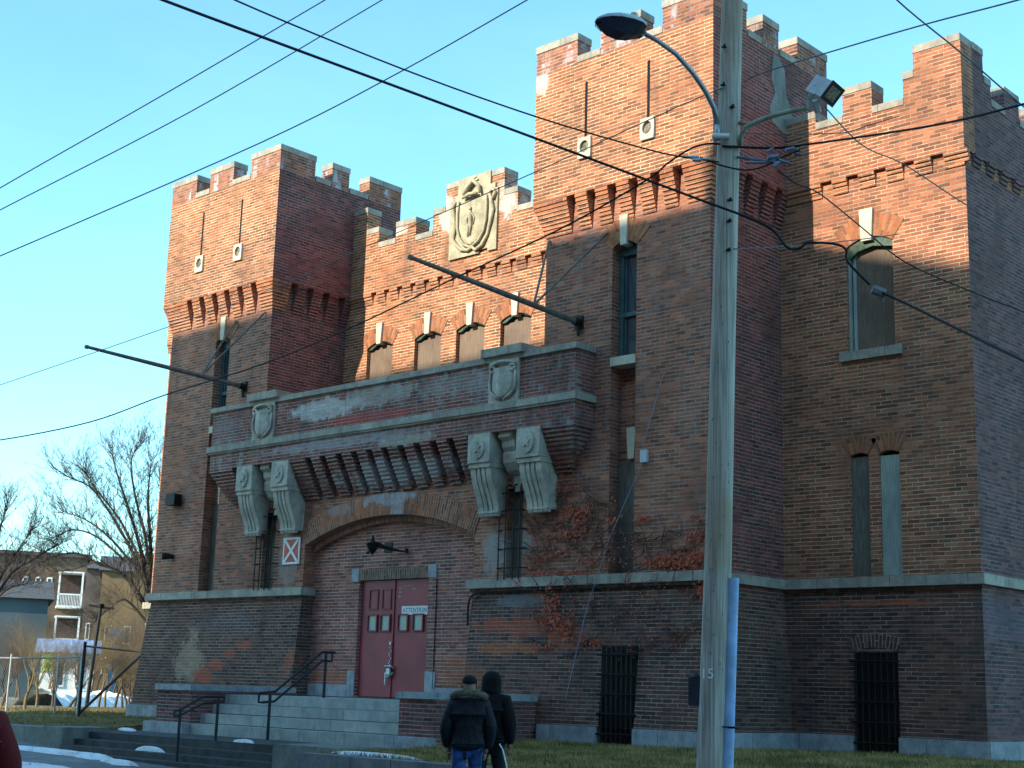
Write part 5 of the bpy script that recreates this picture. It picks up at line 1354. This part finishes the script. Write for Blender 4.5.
t, bx, L, zt = house('porch_house', 'three storey brown house with white framed porches behind the bare trees', -70, 76, 564, 105, Mbrn, Mdkroof, 12, 'flat',
    [(.55,.59,7.0,8.4),(.64,.68,7.0,8.4),(.72,.76,7.0,8.4),(.56,.60,4.0,5.3)], 'house')
for zz0 in (6.3, 3.3):
    q = MB(); u0, u1 = L*.80, L*.975
    bx(q, u0, u1, -2.0, 0, zz0, zz0+.14); po = q.build('porch_deck', Mwhite, t)
    q = MB(); bx(q, u0, u1, -2.0, 0, zz0+2.35, zz0+2.45); q.build('porch_roof', Mwhite, t)
    q = MB()
    for u in (u0, u1-.12): bx(q, u, u+.12, -2.0, -1.88, zz0+.14, zz0+2.35)
    bx(q, u0, u1, -2.0, -1.93, zz0+.85, zz0+.95); 
    for k in range(1, 16): bx(q, u0+(u1-u0)*k/16, u0+(u1-u0)*k/16+.04, -1.98, -1.95, zz0+.14, zz0+.85)
    q.build('railing', Mwhite, po)
    q = MB(); bx(q, u0+.1, u1-.1, -.05, -.01, zz0+.14, zz0+2.3); q.build('porch_back_wall', simple('porch_brown', (.07,.045,.04), .9), po)
t2, *_ = house('house', 'blue-grey sided house wall at the far left in front of the brown building', -60, 40, 604, 82, Mgry, Mdkroof, 8, 1.2, [], 'house')
t3, *_ = house('house', 'tan brick house half hidden by yellow-brown shrubs', 92, 140, 578, 125, Mtan, Mdkroof, 10, 1.6, [(.15,.3,4.5,6),(.55,.7,4.5,6),(.15,.3,2,3.4)], 'house')
house('house', 'grey-brown gabled house between the porch house and the tan house', 74, 103, 576, 135, simple('grey_brown_siding', (.09,.075,.075), .9, var=.3, scale=.6), Mdkroof, 9, 1.0, [(.2,.35,5,6.5),(.6,.75,5,6.5)], 'house')
t4, bx, L, zt = house('shop', 'small white shop with blue roof and a yellow-green sign, seen through the fence', 38, 92, 655, 72, Mwhite, Mblu, 6, .7, [(.30,.46,1.2,2.4),(.66,.80,1.2,2.4)], 'shop')
q = MB(); bx(q, .15, .55, -.1, -.02, 1.9, 2.8); q.build('shop_sign', simple('lime_sign', (.45,.75,.10), .6, var=.5, scale=4), t4)
house('garden_shed', 'small bright blue gabled shed far behind the fence', 106, 115, 642, 118, simple('bright_blue_paint', (.12,.42,.62), .6), simple('blue_shed_roof', (.12,.35,.55), .6), 3, .9, [], 'shed')
house('house', 'low pale house at the foot of the large bare tree', 118, 160, 655, 140, simple('pale_siding', (.30,.27,.22), .9), Mdkroof, 9, 2.2, [(.2,.3,2,3.2)], 'house')
# wooded rise closing the view
g = MB(); rh = random.Random(8); NH = 160
def hz(k, t): return (1.5+11*min(1, t*1.3))*(1+.12*sin(k*.21)+.08*sin(k*.53+1)) + rh.uniform(-.4, .4)*t*2
ring = [[(lambda an, dd: Vector((sin(an)*dd, cos(an)*dd, 0)))(radians(-150+ k*300/NH), 230+60*t) for t in (0, .33, .66, 1)] for k in range(NH+1)]
for k in range(NH+1):
    for j, t in enumerate((0, .33, .66, 1)): ring[k][j].z = .4 if j == 0 else hz(k, t)
for k in range(NH):
    for j in range(3): g.face([ring[k][j], ring[k+1][j], ring[k+1][j+1], ring[k][j+1]])
tag(g.build('hill', simple('winter_woodland', (.10, .08, .055), .95, var=.45, scale=.35)), kind='structure')
# snow bank beyond the fence
a, b_ = gp(66, 58, .5), gp(140, 62, .5)
q = MB(); n = 30; rs = random.Random(2)
prof_ = [(0, 0), (.5, .45), (1.1, .62), (1.7, .55), (2.4, 0)]
nv = Vector((-(b_-a).y, (b_-a).x, 0)).normalized()
hts = [rs.uniform(.8, 1.15) for _ in range(n+1)]
for i in range(n):
    for (u0, h0), (u1, h1) in zip(prof_, prof_[1:]):
        P = lambda k, u, h: a+(b_-a)*(k/n)+nv*u+Vector((0,0,h*hts[k]))
        q.face([P(i,u0,h0), P(i+1,u0,h0), P(i+1,u1,h1), P(i,u1,h1)])
tag(q.build('snow_bank', Msnow, smooth=True), 'long low snow bank across the lot behind the fence', 'snow bank')

# fence with dark posts and mesh
def fence(label, pts, h, posts_m, brace=False):
    t = thing('chain_link_fence', label, 'fence', tuple(pts[0]))
    for p in pts:
        q = MB(); q.tube([p, p+Vector((0,0,h+.1))], .035 if brace else .022, 8); q.build('post', posts_m, t)
    q = MB()
    for a, b_ in zip(pts, pts[1:]):
        q.tube([a+Vector((0,0,h)), b_+Vector((0,0,h))], .022, 6)
        L = (b_-a).length; u = (b_-a)/L; s = .11; k = -h
        while k < L:
            for sg in (1, -1):
                x0, x1 = (k, k+h) if sg > 0 else (k+h, k)
                z0, z1 = 0, h
                # clip to span
                def cl(x0, z0, x1, z1):
                    if x0 > x1: x0, z0, x1, z1 = x1, z1, x0, z0
                    if x1 <= 0 or x0 >= L: return None
                    if x0 < 0: z0 += (z1-z0)*(-x0)/(x1-x0); x0 = 0
                    if x1 > L: z1 = z0+(z1-z0)*(L-x0)/(x1-x0); x1 = L
                    return x0, z0, x1, z1
                c_ = cl(x0, z0, x1, z1)
                if c_: q.tube([a+u*c_[0]+Vector((0,0,c_[1]+.03)), a+u*c_[2]+Vector((0,0,c_[3]+.03))], .0011, 3, cap=False)
            k += s
    q.build('wire_mesh', simple('dull_fence_wire', (.20,.21,.22), .6), t)
    if brace:
        q = MB(); q.tube([pts[0]+Vector((0,0,.05)), pts[1]+Vector((0,0,h-.05))], .035, 6); q.build('brace', posts_m, t)
    return t
f0, f1 = gp(81, 34.5, .78), gp(139.5, 39.5, .78)
fence('tall chain link fence panel with dark posts and a diagonal brace beside the left tower', [f0, f1], 1.55, Mblack, True)
fence('sagging chain link fence with pale posts running off the left edge', [gp(79, 35, .75), gp(56, 36.5, .72), gp(8, 38, .7), gp(-40, 40, .7)], 1.35, Mgalp)
# lamp post behind fence
LP = thing('lamp_post', 'tall dark lamp post with two short arms standing behind the fence', 'lamp post', tuple(gp(88, 44, .6)))
q = MB(); p = gp(87.5, 44, .6); p2 = gp(93.5, 44, 0); 
topz = EYE.z + (679-612)/FPX*44
q.tube([p, Vector((p2.x, p2.y, topz))], [.06, .045], 8); q.build('post', Mblack, LP)
q = MB(); tp_ = Vector((p2.x, p2.y, topz)); q.tube([tp_-rightv*.35+Vector((0,0,.06)), tp_, tp_+rightv*.4+Vector((0,0,-.02))], .03, 6); q.box(tp_.x-.07, tp_.x+.07, tp_.y-.07, tp_.y+.07, topz, topz+.10); q.build('lamp_arm', Mblack, LP)

# ------------------------------------------------------------------ building across the street (casts the shade on the facade)
SH = .55     # drop of the sunbeam per metre of Y
KX = .205
blk = thing('apartment_block', 'tall brick apartment block on the opposite side of the street, behind the viewpoint', 'apartment block', (-10, -12, 0))
YA = -5.5
H0 = 9.93 + SH*(YL-YA)
w = MB(); w.box(-38.0, 26, -20, YA, -1, H0); w.build('wall', Mshaft, blk)
sx = KX*(YW-YA)
w = MB(); w.prismY([(-13.22-sx, H0-.2), (-9.0-sx, H0-.2), (-9.0-sx, 8.35+SH*(YW-YA)), (-12.93-sx, 9.62+SH*(YW-YA)), (-13.06-sx, H0+.35), (-13.22-sx, H0+.12)], -12, YA); w.build('shade_caster_hut', Mshaft, blk)  # unseen hut added, outline shaped to cast the wing's sloping shade edge
for fz in range(7):
    for i in range(15):
        x = -36+i*4.1; q = MB(); q.box(x, x+1.3, YA, YA+.05, 1.2+fz*3.1, 3.0+fz*3.1); wo = q.build('window', Mwhite, blk) if (i+fz) % 1 == 0 and i % 3 == 0 else None
        if wo: q = MB(); q.box(x+.08, x+1.22, YA+.051, YA+.06, 1.28+fz*3.1, 2.92+fz*3.1); q.build('pane', Mglass, wo)

# ------------------------------------------------------------------ people
def skinned(name, verts, edges, radii, mat, parent, sub=2, root=0):
    me = bpy.data.meshes.new(name+'_s'); me.from_pydata([tuple(v) for v in verts], edges, [])
    o = bpy.data.objects.new(name+'_s', me); COL.objects.link(o)
    md = o.modifiers.new('skin', 'SKIN')
    for i, r in enumerate(radii):
        r = r if isinstance(r, tuple) else (r, r)
        me.skin_vertices[0].data[i].radius = r
        me.skin_vertices[0].data[i].use_root = (i == root)
    sd = o.modifiers.new('sub', 'SUBSURF'); sd.levels = sub; sd.render_levels = sub
    dg = bpy.context.evaluated_depsgraph_get(); m2 = bpy.data.meshes.new_from_object(o.evaluated_get(dg))
    bpy.data.objects.remove(o)
    m2.materials.clear(); m2.materials.append(mat)
    for p in m2.polygons: p.use_smooth = True
    r = bpy.data.objects.new(name, m2); COL.objects.link(r); r.parent = parent
    return r
Mskin = simple('skin', (.30, .17, .12), .6, var=.05); Mjeans = simple('blue_denim', (.03, .08, .26), .9, var=.5, scale=14, bumpy=.03); Mcoat = simple('navy_black_puffer', (.008, .009, .016), .7, var=.45, scale=14, bumpy=.05)
Mcoat2 = simple('black_wool_coat', (.006, .006, .008), .95, var=.4, scale=11, bumpy=.05); Mfur = simple('tan_fur_trim', (.13, .115, .085), .95, var=.5, scale=40); Mshoe = simple('dark_shoe', (.02, .02, .02), .7); Mdkt = simple('dark_trousers', (.015, .016, .022), .9)
Mredc = simple('dark_red_jacket', (.11, .006, .008), .85, var=.2); Mhat = simple('knit_hat', (.012, .013, .016), .95)

def person(label, loc, face, hgt, coat, trousers, hood=False, fur=False, stick=False, stride=.28, coatlen=.80, wide=1.0, elbow=.0, hat=True):
    """local frame: +Y ahead, +X right-hand side, z up; parent rotates"""
    t = thing('person', label, 'person', loc); t.rotation_euler = (0, 0, face)
    s = hgt/1.75
    V = lambda x, y, z: Vector((x*s, y*s, z*s))
    hipz, kz = .92, .50
    # body joints
    vs = [V(0,0,.95), V(0,0,1.12), V(0,.01,1.30), V(0,.0,1.43), V(0,.01,1.50), V(0,.03,1.58), V(0,.035,1.68),      # 0-6 spine, head
          V(.17,0,1.42), V(-.17,0,1.42),                                                                      # shoulders 7,8
          V(.23,-.06,1.15), V(-.23,-.06,1.15), V(.22,.07,.93), V(-.22,.07,.93),                                 # elbows, wrists 9..12
          V(.095,0,.90), V(-.095,0,.90), V(.10,stride*.45,.50), V(-.10,-stride*.25,.50), V(.10,stride*.5,.09), V(-.10,-stride*.95,.14),    # hips, knees, ankles 13..18
          V(.10,stride*.5+.16,.04), V(-.10,-stride*.95+.13,.05), V(.215,.10,.85), V(-.215,.10,.85)]
    es = [(0,1),(1,2),(2,3),(3,4),(4,5),(5,6),(3,7),(3,8),(7,9),(8,10),(9,11),(10,12),(0,13),(0,14),(13,15),(14,16),(15,17),(16,18),(17,19),(18,20),(11,21),(12,22)]
    rd = [.12,.125,.14,.11,.055,.085,.085,.06,.06,.042,.042,.027,.027,.085,.085,.058,.058,.04,.04,.035,.035,.03,.03]
    body = skinned('body', vs, es, [r*s for r in rd], Mskin, t)
    # face details (nose, ears) and hands with fingers
    fc = MB()
    for sx_ in (1, -1):
        for k, (ox, ln) in enumerate(((-.024,.07),(-.008,.08),(.008,.075),(.022,.06))):
            p0 = V(.215*sx_, .10, .85)+V(ox*.5, .01+ox, -.01); p1 = p0+V(0,.015,-ln*.5); p2 = p1+V(-.01*sx_,-.005,-ln*.45)
            fc.tube([p0,p1,p2], [.010*s,.009*s,.007*s], 6)
        p0 = V(.215*sx_,.12,.88); fc.tube([p0, p0+V(-.02*sx_,.03,-.03), p0+V(-.02*sx_,.035,-.06)], [.012*s,.010*s,.008*s], 6)
        fc.tube([V(.085*sx_,.02,1.60), V(.092*sx_,.025,1.63), V(.088*sx_,.02,1.66)], .012*s, 6)
    fc.tube([V(0,.115,1.66), V(0,.135,1.62), V(0,.118,1.605)], [.008*s,.014*s,.012*s], 6)
    loc_off = t.location.copy()
    def lbuild(mb, name, mat, par):
        me_o = MB(); mb.v = [tuple(Vector(v)+loc_off) for v in mb.v]; return mb.build(name, mat, par, smooth=True)
    lbuild(fc, 'fingers', Mskin, t)
    # trousers and shoes
    skinned('trousers', [V(0,0,.98), V(.095,0,.88), V(-.095,0,.88), V(.10,stride*.45,.50), V(-.10,-stride*.25,.50), V(.10,stride*.5,.13), V(-.10,-stride*.95,.18)],
            [(0,1),(0,2),(1,3),(2,4),(3,5),(4,6)], [.14*s,.10*s,.10*s,.077*s,.077*s,.068*s,.068*s], trousers, t)
    for j, (x, y, z) in enumerate(((.10, stride*.5, .05), (-.10, -stride*.95, .08))):
        skinned('shoe', [V(x,y-.04,z), V(x,y+.08,z-.005), V(x,y+.19,z-.01)], [(0,1),(1,2)], [(.045*s,.05*s),(.05*s,.042*s),(.035*s,.03*s)], Mshoe, t, 1)
    # coat
    w_ = wide
    cv = [V(0,0,coatlen), V(0,0,coatlen+.12), V(0,0,1.12), V(0,-.01,1.30), V(0,-.01,1.42), V(0,.0,1.49),
          V(.18*w_,-.01,1.40), V(-.18*w_,-.01,1.40), V(.27*w_,-.06,1.15), V(-.27*w_,-.06,1.15), V(.235*w_,.06,.90), V(-.235*w_,.06,.90)]
    ce = [(0,1),(1,2),(2,3),(3,4),(4,5),(4,6),(4,7),(6,8),(7,9),(8,10),(9,11)]
    cr_ = [(.20*w_,.16),(.215*w_,.175),(.205*w_,.17),(.21*w_,.17),(.16*w_,.14),(.09,.09),(.10*w_,.10*w_),(.10*w_,.10*w_),.085*w_,.085*w_,.062,.062]
    skinned('coat', cv, ce, [tuple(q*s for q in r) if isinstance(r, tuple) else r*s for r in cr_], coat, t, 2, 2)
    if fur:
        fm = MB(); rr = random.Random(4); ring = []
        for k in range(17):
            a = pi*2*k/16; ring.append(V(.185*cos(a), -.03+.135*sin(a), 1.50-.045*sin(a)))
        fm.tube(ring, .042*s, 8, cap=False)
        for k in range(500):
            a = rr.uniform(0, 2*pi); b_ = rr.uniform(0, 2*pi); c_ = V(.185*cos(a), -.03+.135*sin(a), 1.50-.045*sin(a)); dr = Vector((cos(a)*cos(b_), sin(a)*cos(b_), sin(b_)))
            p = c_+dr*.038*s; fm.tube([p, p+dr*.014*s+Vector((rr.gauss(0,.008), rr.gauss(0,.008), -.008))], [.004, .001], 3, cap=False)
        lbuild(fm, 'fur_collar', Mfur, t)
    if hood:
        skinned('hood', [V(0,-.02,1.44), V(0,.0,1.53), V(0,.01,1.62), V(0,.0,1.70), V(0,-.01,1.755)], [(0,1),(1,2),(2,3),(3,4)], [.15*s,.125*s,.132*s,.118*s,.05*s], coat, t)
    elif hat:
        skinned('knit_hat', [V(0,.025,1.64), V(0,.02,1.70), V(0,.015,1.755)], [(0,1),(1,2)], [.102*s,.10*s,.055*s], Mhat, t)
    else:
        skinned('hair', [V(0,.01,1.56), V(0,.01,1.65), V(0,.015,1.735)], [(0,1),(1,2)], [.07*s,.10*s,.05*s], Mhat, t)
    return t
hA = radians(38)
pA = at(467, 760, 17.6); pBp = at(489, 760, 18.3)
person('person in dark puffer coat with tan fur collar and blue jeans, seen from behind', (pA.x, pA.y, walkz(pA.x)), hA+.12, 1.77, Mcoat, Mjeans, fur=True, wide=1.0, coatlen=.84)
person('person in long black hooded coat walking with a thin white cane', (pBp.x, pBp.y, walkz(pBp.x)), hA-.25, 1.83, Mcoat2, Mdkt, hood=True, wide=1.0, coatlen=.86)
w = MB(); a = at(499.5, 744, 18.05); b2 = at(512, 790, 17.7); w.tube([a, at(503, 750, 18.0), b2], [.010, .009, .008], 6)
ck = w.build('white_cane', Mwhite); tag(ck, 'thin white cane held by the person in the black hooded coat', 'cane')
pC = at(-46, 740, 9.2)
person('person in a dark red jacket cut off by the left edge of the picture', (pC.x, pC.y, walkz(pC.x)-.02), radians(75), 1.78, Mredc, Mdkt, wide=1.15, coatlen=.95, hat=False)

# ------------------------------------------------------------------ light
world = bpy.data.worlds.new('World'); scn.world = world; world.use_nodes = True
wn = world.node_tree; bg = wn.nodes['Background']
sky = wn.nodes.new('ShaderNodeTexSky'); sky.sky_type = 'NISHITA'; sky.sun_disc = False
sd = Vector((-KX, -1, SH)); el = math.atan2(SH, hypot(KX, 1)); az = math.atan2(sd.x, sd.y)
sky.sun_elevation = el; sky.sun_rotation = az; sky.altitude = 100; sky.air_density = 1.0; sky.dust_density = .5; sky.ozone_density = .7
tnt = wn.nodes.new('ShaderNodeMix'); tnt.data_type = 'RGBA'; tnt.blend_type = 'MULTIPLY'; tnt.inputs[0].default_value = 1
wc = wn.nodes.new('ShaderNodeTexCoord'); wno = wn.nodes.new('ShaderNodeTexNoise'); wno.inputs['Scale'].default_value = 3.2; wno.inputs['Detail'].default_value = 6; wno.inputs['Roughness'].default_value = .6
wmp = wn.nodes.new('ShaderNodeMapping'); wmp.inputs['Scale'].default_value = (1, 1, 3.5); wn.links.new(wc.outputs['Generated'], wmp.inputs['Vector']); wn.links.new(wmp.outputs[0], wno.inputs['Vector'])
tnt.inputs[7].default_value = (.68, 1.11, 1.14, 1); wn.links.new(sky.outputs[0], tnt.inputs[6]); cl = wn.nodes.new('ShaderNodeMix'); cl.data_type = 'RGBA'; mr = wn.nodes.new('ShaderNodeMapRange'); mr.inputs[1].default_value = .45; mr.inputs[2].default_value = .8; mr.inputs[4].default_value = .08; wn.links.new(wno.outputs[0], mr.inputs[0]); wn.links.new(mr.outputs[0], cl.inputs[0]); wn.links.new(tnt.outputs[2], cl.inputs[6]); cl.inputs[7].default_value = (3.0, 4.6, 5.0, 1); wn.links.new(cl.outputs[2], bg.inputs[0]); bg.inputs[1].default_value = .15
ld = bpy.data.lights.new('sun', 'SUN'); ld.energy = 3.45; ld.angle = radians(.53); ld.color = (1, .88, .68)
lo = bpy.data.objects.new('sun', ld); COL.objects.link(lo); lo.rotation_euler = (-sd).to_track_quat('-Z', 'Y').to_euler(); lo.location = (0, -30, 60)
scn.view_settings.view_transform = 'Standard'; scn.view_settings.look = 'None'; scn.view_settings.exposure = 1.25; scn.view_settings.gamma = 1
scn.render.engine = 'CYCLES'
